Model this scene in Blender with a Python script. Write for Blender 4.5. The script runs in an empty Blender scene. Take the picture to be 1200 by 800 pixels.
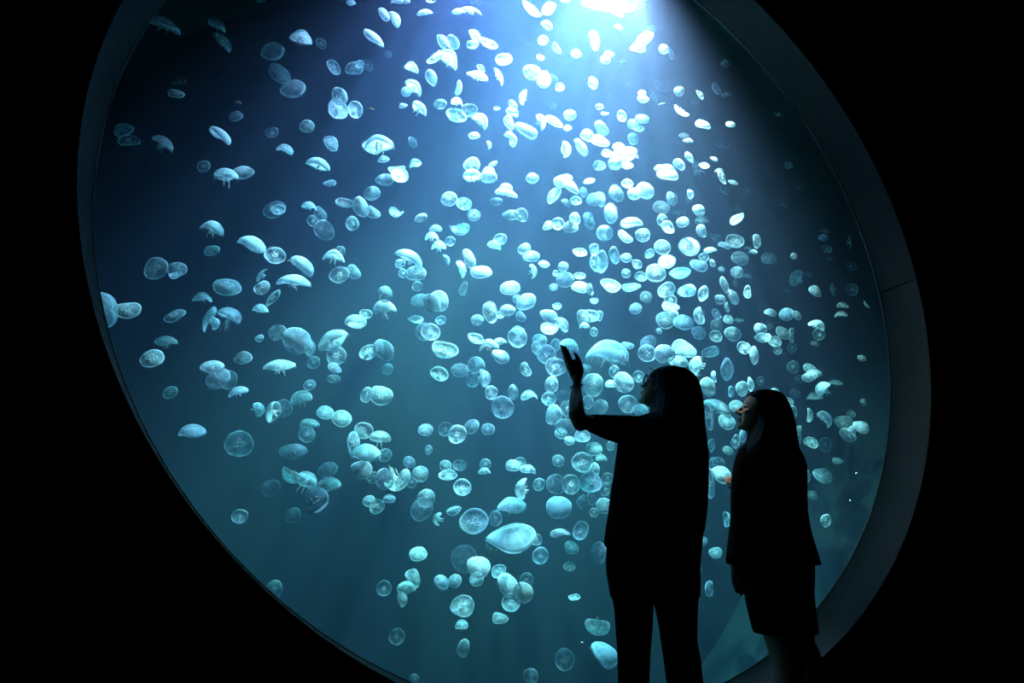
import bpy, bmesh, math, random
import numpy as np
from mathutils import Vector, Matrix, noise

random.seed(7)
scene = bpy.context.scene
COL = scene.collection
PI = math.pi

# ------------------------------------------------------------------ camera, world, lamps, exposure
YAW, PIT, FPX, EYE = math.radians(23.88), math.radians(18.46), 700.0, Vector((0, 0, 0.92))
cam_data = bpy.data.cameras.new('camera')
cam = bpy.data.objects.new('camera', cam_data)
COL.objects.link(cam)
cam.location = EYE
cam.rotation_euler = (PI / 2 + PIT, 0, -YAW)
cam_data.sensor_width = 36
cam_data.lens = 36 * FPX / 1200
cam_data.clip_start = 0.05
scene.camera = cam

world = bpy.data.worlds.new('dark_hall')
scene.world = world
world.use_nodes = True
world.node_tree.nodes['Background'].inputs[0].default_value = (0, 0, 0, 1)
world.node_tree.nodes['Background'].inputs[1].default_value = 0

scene.view_settings.view_transform = 'Standard'
scene.view_settings.look = 'None'
scene.view_settings.exposure = 0.0
scene.view_settings.gamma = 1.0
scene.view_settings.use_curve_mapping = False
cy = scene.cycles
cy.use_denoising = True
cy.max_bounces = 5
cy.diffuse_bounces = 2
cy.glossy_bounces = 2
cy.transmission_bounces = 4
cy.volume_bounces = 0
cy.transparent_max_bounces = 24
cy.sample_clamp_direct = 0
cy.sample_clamp_indirect = 4


def spot(name, loc, target, power, colour, angle, blend, size=0.05):
    d = bpy.data.lights.new(name, 'SPOT')
    d.energy = power
    d.color = colour
    d.spot_size = math.radians(angle)
    d.spot_blend = blend
    d.shadow_soft_size = size
    o = bpy.data.objects.new(name, d)
    COL.objects.link(o)
    o.location = loc
    o.rotation_euler = (Vector(target) - Vector(loc)).to_track_quat('-Z', 'Y').to_euler()
    return o


def area(name, loc, target, power, colour, sx, sy):
    d = bpy.data.lights.new(name, 'AREA')
    d.shape = 'RECTANGLE'
    d.size, d.size_y = sx, sy
    d.energy = power
    d.color = colour
    o = bpy.data.objects.new(name, d)
    COL.objects.link(o)
    o.location = loc
    o.rotation_euler = (Vector(target) - Vector(loc)).to_track_quat('-Z', 'Y').to_euler()
    return o


WALL_Y, GLASS_Y, BACK_Y = 2.422, 2.721, 4.7
CX, CZ, WIN_R, DRUM_R = 1.752, 2.654, 2.5, 3.5
LAMP_A, LAMP_B, LAMP_C = Vector((2.24, 2.85, 5.62)), Vector((1.25, 2.85, 5.88)), Vector((1.75, 2.85, 5.92))
spot('beam_lamp_light', LAMP_A + Vector((0, 0, -.03)), (2.2, 3.25, 1.0), 5600, (0.88, 0.93, 1.0), 92, 1.0, 0.03)
spot('wash_lamp_light', LAMP_B + Vector((0, 0, -.03)), (1.50, 3.25, 1.0), 4300, (0.54, 0.58, 1.0), 82, 1.0, 0.03)
spot('teal_fill_light', LAMP_C + Vector((0, 0, -.03)), (1.75, 3.25, 0.0), 2050, (0.18, 0.76, 0.90), 76, 1.0, 0.03)  # teal fill added out of view to light the lower jellyfish
spot('warm_fill', (-4.2, -1.6, 3.4), (2.0, 2.2, 0.5), 1.5, (1.0, 0.66, 0.40), 40, 1.0, 0.08)  # dim warm fill, added unseen for faint brown light on the skin


# ------------------------------------------------------------------ helpers
def ray(px, py):
    """Direction of a line of sight of the 1200 x 800 photograph, in the world."""
    x, z, y = (px - 600) / FPX, -(py - 400) / FPX, 1.0
    y, z = math.cos(PIT) * y - math.sin(PIT) * z, math.sin(PIT) * y + math.cos(PIT) * z
    x, y = math.cos(YAW) * x + math.sin(YAW) * y, -math.sin(YAW) * x + math.cos(YAW) * y
    return Vector((x, y, z))


def at(px, py, Y):
    r = ray(px, py)
    return EYE + r * (Y / r.y)


def scale_at(px, py, Y):
    return FPX * ray(px, py).y / Y           # photograph pixels per metre there


CAM_R = Matrix.Rotation(-YAW, 3, 'Z') @ Matrix.Rotation(PI / 2 + PIT, 3, 'X')   # columns: image right, image up, towards the camera
C_RIGHT, C_UP, C_BACK = CAM_R.col[0].copy(), CAM_R.col[1].copy(), CAM_R.col[2].copy()


def link(name, mesh, mat=None, parent=None):
    o = bpy.data.objects.new(name, mesh)
    COL.objects.link(o)
    if mat is not None and not mesh.materials:
        mesh.materials.append(mat)
    if parent is not None:
        o.parent = parent
    return o


def finish(name, bm, mat, parent=None, smooth=True):
    me = bpy.data.meshes.new(name)
    bmesh.ops.recalc_face_normals(bm, faces=bm.faces)
    bm.to_mesh(me)
    bm.free()
    if smooth:
        me.polygons.foreach_set('use_smooth', [True] * len(me.polygons))
    return link(name, me, mat, parent)


def struct(o, label=None):
    o['kind'] = 'structure'
    if label:
        o['label'] = label
    return o


def empty(name, loc, label, cat, group=None):
    o = bpy.data.objects.new(name, None)
    COL.objects.link(o)
    o.location = loc
    o.empty_display_size = 0.1
    o['label'], o['category'] = label, cat
    if group:
        o['group'] = group
    return o


def rings(bm, rs, cap=True):
    """Loft closed rings of points into one skin."""
    vs = [[bm.verts.new(p) for p in r] for r in rs]
    n = len(vs[0])
    for a, b in zip(vs, vs[1:]):
        for i in range(n):
            bm.faces.new((a[i], a[(i + 1) % n], b[(i + 1) % n], b[i]))
    if cap:
        for r, flip in ((vs[0], True), (vs[-1], False)):
            c = bm.verts.new(sum((v.co for v in r), Vector()) / n)
            for i in range(n):
                bm.faces.new((r[(i + 1) % n], r[i], c) if flip else (r[i], r[(i + 1) % n], c))
    return vs


def ring(c, u, v, n=24, p=2.0):
    out = []
    for i in range(n):
        t = 2 * PI * i / n
        a, b = math.cos(t), math.sin(t)
        out.append(c + u * (abs(a) ** (2 / p) * (1 if a >= 0 else -1)) + v * (abs(b) ** (2 / p) * (1 if b >= 0 else -1)))
    return out


def tube(bm, pts, radii, n=14, flat=1.0, normal=None):
    """Tapered limb through pts with rounded ends; flat < 1 thins it along normal."""
    pts = [Vector(p) for p in pts]
    rs = []
    prev = Vector(normal) if normal is not None else Vector((0.31, 0.87, 0.21))
    d0 = (pts[1] - pts[0]).normalized()
    d1 = (pts[-1] - pts[-2]).normalized()
    st = [(pts[0] - d0 * radii[0] * k, radii[0] * math.sqrt(max(0.02, 1 - k * k)), d0) for k in (.95, .7, .35)]
    for i, p in enumerate(pts):
        a = pts[max(0, i - 1)]
        b = pts[min(len(pts) - 1, i + 1)]
        st.append((p, radii[i], (b - a).normalized()))
    st += [(pts[-1] + d1 * radii[-1] * k, radii[-1] * math.sqrt(max(0.02, 1 - k * k)), d1) for k in (.35, .7, .95)]
    for p, r, d in st:
        w = prev - d * prev.dot(d)
        if w.length < 1e-4:
            w = d.orthogonal()
        w.normalize()
        prev = w
        u = d.cross(w)
        rs.append(ring(p, u * r, w * r * flat, n))
    return rings(bm, rs)


def ball(bm, c, rad, M=None, n=16):
    rs = []
    m = n // 2
    M = M or Matrix.Identity(3)
    for j in range(1, m):
        t = PI * j / m
        z, r = -math.cos(t), math.sin(t)
        rs.append([Vector(c) + M @ Vector((rad[0] * r * math.cos(2 * PI * i / n), rad[1] * r * math.sin(2 * PI * i / n), rad[2] * z)) for i in range(n)])
    return rings(bm, rs)


def fuse(name, bm, voxel, mat, parent=None, smooth=4):
    """Weld overlapping closed skins into one continuous surface."""
    bmesh.ops.recalc_face_normals(bm, faces=bm.faces)
    me = bpy.data.meshes.new(name + '_parts')
    bm.to_mesh(me)
    bm.free()
    o = bpy.data.objects.new(name + '_parts', me)
    COL.objects.link(o)
    m = o.modifiers.new('r', 'REMESH')
    m.mode = 'VOXEL'
    m.voxel_size = voxel
    m.use_smooth_shade = True
    s = o.modifiers.new('s', 'SMOOTH')
    s.factor = 0.5
    s.iterations = smooth
    dg = bpy.context.evaluated_depsgraph_get()
    dg.update()
    out = bpy.data.meshes.new_from_object(o.evaluated_get(dg))
    bpy.data.objects.remove(o)
    bpy.data.meshes.remove(me)
    out.name = name
    out.materials.clear()
    out.polygons.foreach_set('use_smooth', [True] * len(out.polygons))
    return link(name, out, mat, parent)


# ------------------------------------------------------------------ materials
def mat(name, colour, rough=0.6, spec=0.5, noise_scale=0, noise_amt=0.0, bump=0.0, sheen=0.0):
    m = bpy.data.materials.new(name)
    m.use_nodes = True
    nt = m.node_tree
    b = nt.nodes['Principled BSDF']
    b.inputs['Base Color'].default_value = (*colour, 1)
    b.inputs['Roughness'].default_value = rough
    b.inputs['Specular IOR Level'].default_value = spec
    if sheen:
        b.inputs['Sheen Weight'].default_value = sheen
    if noise_scale:
        tc = nt.nodes.new('ShaderNodeTexCoord')
        nz = nt.nodes.new('ShaderNodeTexNoise')
        nz.inputs['Scale'].default_value = noise_scale
        nz.inputs['Detail'].default_value = 6
        nt.links.new(tc.outputs['Object'], nz.inputs['Vector'])
        if noise_amt:
            mx = nt.nodes.new('ShaderNodeMix')
            mx.data_type = 'RGBA'
            mx.inputs['A'].default_value = (*[c * (1 - noise_amt) for c in colour], 1)
            mx.inputs['B'].default_value = (*[min(1, c * (1 + noise_amt)) for c in colour], 1)
            nt.links.new(nz.outputs['Fac'], mx.inputs['Factor'])
            nt.links.new(mx.outputs['Result'], b.inputs['Base Color'])
        if bump:
            bp = nt.nodes.new('ShaderNodeBump')
            bp.inputs['Strength'].default_value = bump
            bp.inputs['Distance'].default_value = 0.01
            nt.links.new(nz.outputs['Fac'], bp.inputs['Height'])
            nt.links.new(bp.outputs['Normal'], b.inputs['Normal'])
    return m


M_WALL = mat('matt_black_paint', (0.006, 0.006, 0.007), 0.9, 0.1, 30, 0.2, 0.05)
M_FLOOR = mat('dark_carpet', (0.006, 0.006, 0.007), 0.95, 0.1, 200, 0.4, 0.3)
M_REVEAL = mat('dark_grey_panel', (0.008, 0.0125, 0.0125), 0.6, 0.15, 14, 0.10, 0.02)
M_SEAL = mat('black_rubber_seal', (0.02, 0.022, 0.024), 0.3, 0.5)
M_TANK = mat('blue_tank_paint', (0.010, 0.022, 0.024), 0.8, 0.1, 3, 0.18, 0.03)
M_LAMP = mat('lamp_housing', (0.012, 0.012, 0.013), 0.7)
M_SKIN = mat('skin', (0.36, 0.22, 0.155), 0.6, 0.25, 60, 0.06, 0.05)
M_HAIR = mat('black_hair', (0.006, 0.005, 0.005), 0.6, 0.10, 300, 0.3, 0.2)
M_CLOTH = mat('black_fabric', (0.005, 0.005, 0.0055), 0.95, 0.05, 240, 0.25, 0.2)
M_CLOTH2 = mat('black_suit_fabric', (0.005, 0.005, 0.0055), 0.95, 0.05, 320, 0.25, 0.15)
M_SHOE = mat('black_leather', (0.01, 0.01, 0.01), 0.4, 0.4)
M_FRAME = mat('black_glasses_frame', (0.01, 0.01, 0.01), 0.3)
M_EYE = mat('eye', (0.3, 0.3, 0.3), 0.2)
M_BEAD = mat('dark_bracelet', (0.02, 0.015, 0.012), 0.4)


def glow(name, colour, strength):
    m = bpy.data.materials.new(name)
    m.use_nodes = True
    b = m.node_tree.nodes['Principled BSDF']
    b.inputs['Emission Color'].default_value = (*colour, 1)
    b.inputs['Emission Strength'].default_value = strength
    return m


M_LENS = glow('lamp_lens', (0.85, 0.94, 1.0), 4)


def clear_glass():
    m = bpy.data.materials.new('clear_acrylic')
    m.use_nodes = True
    nt = m.node_tree
    nt.nodes.clear()
    out = nt.nodes.new('ShaderNodeOutputMaterial')
    mix = nt.nodes.new('ShaderNodeMixShader')
    fr = nt.nodes.new('ShaderNodeFresnel')
    ge = nt.nodes.new('ShaderNodeNewGeometry')          # the same weak reflection on both faces of the slab
    io = nt.nodes.new('ShaderNodeMapRange')
    io.inputs['To Min'].default_value = 1.2
    io.inputs['To Max'].default_value = 1 / 1.2
    nt.links.new(ge.outputs['Backfacing'], io.inputs['Value'])
    nt.links.new(io.outputs['Result'], fr.inputs['IOR'])
    t = nt.nodes.new('ShaderNodeBsdfTransparent')
    t.inputs['Color'].default_value = (0.985, 0.995, 0.995, 1)
    g = nt.nodes.new('ShaderNodeBsdfGlossy')
    g.inputs['Roughness'].default_value = 0.02
    nt.links.new(fr.outputs[0], mix.inputs[0])
    nt.links.new(t.outputs[0], mix.inputs[1])
    nt.links.new(g.outputs[0], mix.inputs[2])
    nt.links.new(mix.outputs[0], out.inputs['Surface'])
    return m


M_GLASS = clear_glass()


def sea_water():
    m = bpy.data.materials.new('tank_water')
    m.use_nodes = True
    nt = m.node_tree
    nt.nodes.clear()
    out = nt.nodes.new('ShaderNodeOutputMaterial')
    add = nt.nodes.new('ShaderNodeAddShader')
    sc = nt.nodes.new('ShaderNodeVolumeScatter')
    sc.inputs['Color'].default_value = (0.34, 0.53, 1.0, 1)
    sc.inputs['Density'].default_value = 0.06
    sc.inputs['Anisotropy'].default_value = 0.25
    ab = nt.nodes.new('ShaderNodeVolumeAbsorption')
    ab.inputs['Color'].default_value = (0.10, 0.78, 0.77, 1)
    ab.inputs['Density'].default_value = 0.26
    nt.links.new(sc.outputs[0], add.inputs[0])
    nt.links.new(ab.outputs[0], add.inputs[1])
    nt.links.new(add.outputs[0], out.inputs['Volume'])
    m.cycles.volume_sampling = 'MULTIPLE_IMPORTANCE'
    m.cycles.homogeneous_volume = True
    return m


M_WATER = sea_water()


def jelly_material(name, colour, base, edge, power, translucent, use_attr=True):
    """Watery tissue: the flatter a look grazes it, the more of it lies in the line of sight."""
    m = bpy.data.materials.new(name)
    m.use_nodes = True
    nt = m.node_tree
    N, Lk = nt.nodes, nt.links
    N.clear()
    out = N.new('ShaderNodeOutputMaterial')
    mix = N.new('ShaderNodeMixShader')
    tr = N.new('ShaderNodeBsdfTransparent')
    body = N.new('ShaderNodeMixShader')
    body.inputs[0].default_value = translucent
    di = N.new('ShaderNodeBsdfDiffuse')
    tl = N.new('ShaderNodeBsdfTranslucent')
    di.inputs['Color'].default_value = (*colour, 1)
    tl.inputs['Color'].default_value = (*colour, 1)
    lw = N.new('ShaderNodeLayerWeight')
    lw.inputs['Blend'].default_value = 0.5
    pw = N.new('ShaderNodeMath')
    pw.operation = 'POWER'
    pw.inputs[1].default_value = power
    ma = N.new('ShaderNodeMath')
    ma.operation = 'MULTIPLY_ADD'
    ma.inputs[1].default_value = edge
    ma.inputs[2].default_value = base
    Lk.new(lw.outputs['Facing'], pw.inputs[0])
    Lk.new(pw.outputs[0], ma.inputs[0])
    last = ma.outputs[0]
    if use_attr:
        at_ = N.new('ShaderNodeAttribute')
        at_.attribute_name = 'tissue'
        mu = N.new('ShaderNodeMath')
        mu.operation = 'MULTIPLY'
        Lk.new(last, mu.inputs[0])
        Lk.new(at_.outputs['Fac'], mu.inputs[1])
        last = mu.outputs[0]
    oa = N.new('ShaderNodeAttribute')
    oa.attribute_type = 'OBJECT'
    oa.attribute_name = 'depth_fade'
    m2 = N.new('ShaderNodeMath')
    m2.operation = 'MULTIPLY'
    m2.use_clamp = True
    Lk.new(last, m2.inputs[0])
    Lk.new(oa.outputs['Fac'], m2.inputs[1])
    Lk.new(di.outputs[0], body.inputs[1])
    Lk.new(tl.outputs[0], body.inputs[2])
    Lk.new(m2.outputs[0], mix.inputs[0])
    Lk.new(tr.outputs[0], mix.inputs[1])
    Lk.new(body.outputs[0], mix.inputs[2])
    Lk.new(mix.outputs[0], out.inputs['Surface'])
    return m


M_BELL = jelly_material('jelly_bell', (0.74, 0.93, 1.0), 0.38, 0.50, 2.0, 0.5)
M_BELL_SOFT = jelly_material('jelly_bell_water_haze', (0.70, 0.92, 1.0), 0.42, 0.25, 1.5, 0.5)
M_ARMS = jelly_material('jelly_arms', (0.95, 0.97, 1.0), 0.55, 0.4, 1.5, 0.5, False)
M_GONAD = jelly_material('jelly_gonad', (1.0, 0.98, 0.98), 0.75, 0.25, 1.5, 0.5, False)
M_FRINGE = jelly_material('jelly_fringe', (0.95, 0.97, 1.0), 0.30, 0.2, 1.5, 0.5, False)

# ------------------------------------------------------------------ the hall: wall with the round opening, floor, ceiling
HX0, HX1, HY0, HZ1 = -4.5, 7.5, -5.0, 6.6


def hall_wall():
    bm = bmesh.new()
    n = 144
    inner, outer, deep = [], [], []
    for i in range(n):
        t = 2 * PI * i / n
        c, s = math.cos(t), math.sin(t)
        inner.append(bm.verts.new((CX + WIN_R * c, WALL_Y, CZ + WIN_R * s)))
        k = 1e9
        if c > 1e-9: k = min(k, (HX1 - CX) / c)
        if c < -1e-9: k = min(k, (HX0 - CX) / c)
        if s > 1e-9: k = min(k, (HZ1 - CZ) / s)
        if s < -1e-9: k = min(k, (0 - CZ) / s)
        outer.append(bm.verts.new((CX + k * c, WALL_Y, CZ + k * s)))
    for x, z in ((HX0, 0), (HX1, 0), (HX0, HZ1), (HX1, HZ1)):
        v = min(outer, key=lambda q: (q.co.x - x) ** 2 + (q.co.z - z) ** 2)
        v.co.x, v.co.z = x, z
    for i in range(n):
        j = (i + 1) % n
        bm.faces.new((inner[i], inner[j], outer[j], outer[i]))
    r = bmesh.ops.extrude_face_region(bm, geom=bm.faces[:])
    for g in r['geom']:
        if isinstance(g, bmesh.types.BMVert):
            g.co.y += 0.10
    # widen the back of the hole a little so that the reveal panels sit in front of it
    for v in bm.verts:
        if v.co.y > WALL_Y + .05:
            d = Vector((v.co.x - CX, 0, v.co.z - CZ))
            if abs(d.length - WIN_R) < 1e-3:
                v.co += d.normalized() * 0.03
    return finish('wall_front', bm, M_WALL, smooth=False)


struct(hall_wall())


def slab(name, x0, x1, y0, y1, z0, z1, m):
    bm = bmesh.new()
    bmesh.ops.create_cube(bm, size=1)
    for v in bm.verts:
        v.co = Vector((x0 if v.co.x < 0 else x1, y0 if v.co.y < 0 else y1, z0 if v.co.z < 0 else z1))
    return struct(finish(name, bm, m, smooth=False))


slab('floor', HX0, HX1, HY0, WALL_Y, -0.1, 0.0, M_FLOOR)
slab('ceiling', HX0, HX1, HY0, WALL_Y, HZ1, HZ1 + .1, M_WALL)
slab('wall_left', HX0 - .1, HX0, HY0, WALL_Y, 0, HZ1, M_WALL)
slab('wall_right', HX1, HX1 + .1, HY0, WALL_Y, 0, HZ1, M_WALL)
slab('wall_rear', HX0, HX1, HY0 - .1, HY0, 0, HZ1, M_WALL)

# the deep round surround between wall and acrylic: four curved panels with open joints
surround = bpy.data.objects.new('trim_1', None)
COL.objects.link(surround)
struct(surround, 'dark grey curved panels lining the round opening')


def reveal_panel(a0, a1):
    bm = bmesh.new()
    n = 40
    prof = [(WIN_R, WALL_Y - .004), (WIN_R, GLASS_Y - .022), (WIN_R + .05, GLASS_Y - .022), (WIN_R + .05, WALL_Y + .11), (WIN_R + .004, WALL_Y - .004)]
    g = 0.0016
    rs = []
    for i in range(n + 1):
        t = math.radians(a0) + g + (math.radians(a1 - a0) - 2 * g) * i / n
        rs.append([Vector((CX + r * math.cos(t), y, CZ + r * math.sin(t))) for r, y in prof])
    rings(bm, rs)
    return finish('panel', bm, M_REVEAL, surround, smooth=False)


for a0, a1 in ((1.2, 101), (101, 201.2), (201.2, 281), (281, 361.2)):
    reveal_panel(a0, a1)


def hoop(name, R, y, r, m, parent=None, n=160, k=8):
    bm = bmesh.new()
    vs = []
    for i in range(n):
        t = 2 * PI * i / n
        vs.append([bm.verts.new((CX + (R + r * math.cos(2 * PI * j / k)) * math.cos(t), y + r * math.sin(2 * PI * j / k), CZ + (R + r * math.cos(2 * PI * j / k)) * math.sin(t))) for j in range(k)])
    for i in range(n):
        for j in range(k):
            bm.faces.new((vs[i][j], vs[(i + 1) % n][j], vs[(i + 1) % n][(j + 1) % k], vs[i][(j + 1) % k]))
    return finish(name, bm, m, parent)


# the acrylic pane with its rubber seal
pane_root = bpy.data.objects.new('window_1', None)
COL.objects.link(pane_root)
struct(pane_root, 'large round acrylic aquarium window')
bm = bmesh.new()
rings(bm, [[Vector((CX + (WIN_R + .04) * math.cos(2 * PI * i / 128), y, CZ + (WIN_R + .04) * math.sin(2 * PI * i / 128))) for i in range(128)] for y in (GLASS_Y - .018, GLASS_Y + .018)])
finish('pane', bm, M_GLASS, pane_root, smooth=False)
hoop('seal', WIN_R + .001, GLASS_Y - .020, 0.006, M_SEAL, pane_root)

# the drum-shaped tank behind it
bm = bmesh.new()
n = 128


def drum_ring(R, y):
    return [Vector((CX + R * math.cos(2 * PI * i / n), y, CZ + R * math.sin(2 * PI * i / n))) for i in range(n)]


rings(bm, [drum_ring(DRUM_R, GLASS_Y + .02), drum_ring(DRUM_R, BACK_Y + .06), drum_ring(DRUM_R + .08, BACK_Y + .06), drum_ring(DRUM_R + .08, GLASS_Y + .02)], cap=False)
struct(finish('wall_tank_side', bm, M_TANK, smooth=False))
bm = bmesh.new()
rings(bm, [drum_ring(DRUM_R - .002, BACK_Y), drum_ring(DRUM_R - .002, BACK_Y + .06)])
struct(finish('wall_tank_back', bm, M_TANK, smooth=False))
bm = bmesh.new()
rings(bm, [drum_ring(DRUM_R + .08, GLASS_Y), drum_ring(WIN_R + .045, GLASS_Y), drum_ring(WIN_R + .045, GLASS_Y + .019), drum_ring(DRUM_R + .08, GLASS_Y + .019), drum_ring(DRUM_R + .08, GLASS_Y)], cap=False)
struct(finish('wall_tank_front', bm, M_TANK, smooth=False))
bm = bmesh.new()
rings(bm, [drum_ring(DRUM_R - .004, GLASS_Y + .021), drum_ring(DRUM_R - .004, BACK_Y - .002)])
water = finish('tank_water', bm, M_WATER, smooth=False)
water['kind'] = 'stuff'
water['label'] = 'clear blue water filling the round tank'


# two lamps and an added fill lamp under the water surface, at the very top of the tank
def tank_lamp(name, loc, r, label, drop=.92):
    root = empty(name, loc, label, 'lamp')
    bm = bmesh.new()
    rings(bm, [ring(Vector((0, 0, z)), Vector((q, 0, 0)), Vector((0, q, 0)), 28) for q, z in ((r * .8, .22), (r, .18), (r, .05), (r * 1.12, .04), (r * 1.12, .0), (r * .95, .0))])
    finish('housing', bm, M_LAMP, root)
    bm = bmesh.new()
    rings(bm, [ring(Vector((0, 0, z)), Vector((q, 0, 0)), Vector((0, q, 0)), 28) for q, z in ((r * .9, .0), (r * .9, -.006), (r * .5, -.014))])
    finish('lens', bm, M_LENS, root)
    bm = bmesh.new()                     # half-round blocker, added out of view to keep lamp light off the hall
    rs = []
    for i in range(17):
        q = math.radians(188 + 164 * i / 16)
        c, s = math.cos(q), math.sin(q)
        rs.append([Vector((r * c, r * s, .02)), Vector((r * c, r * s, -drop)), Vector(((r + .004) * c, (r + .004) * s, -drop)), Vector(((r + .004) * c, (r + .004) * s, .02))])
    rings(bm, rs)
    finish('light_blocker', bm, M_LAMP, root, smooth=False)
    bm = bmesh.new()
    top = math.sqrt(DRUM_R ** 2 - (loc[0] - CX) ** 2) + CZ - loc[2]
    tube(bm, [(0, 0, .2), (0, 0, top - .01)], [.018, .018], 10)
    finish('stem', bm, M_LAMP, root)
    return root


tank_lamp('tank_lamp', LAMP_A, .085, 'rightmost of the three round lamps, shining the brightest', .62)
tank_lamp('tank_lamp', LAMP_B, .085, 'leftmost of the three round lamps above the window')
tank_lamp('tank_lamp', LAMP_C, .085, 'added unseen fill lamp, middle one of the three above the window')

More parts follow.
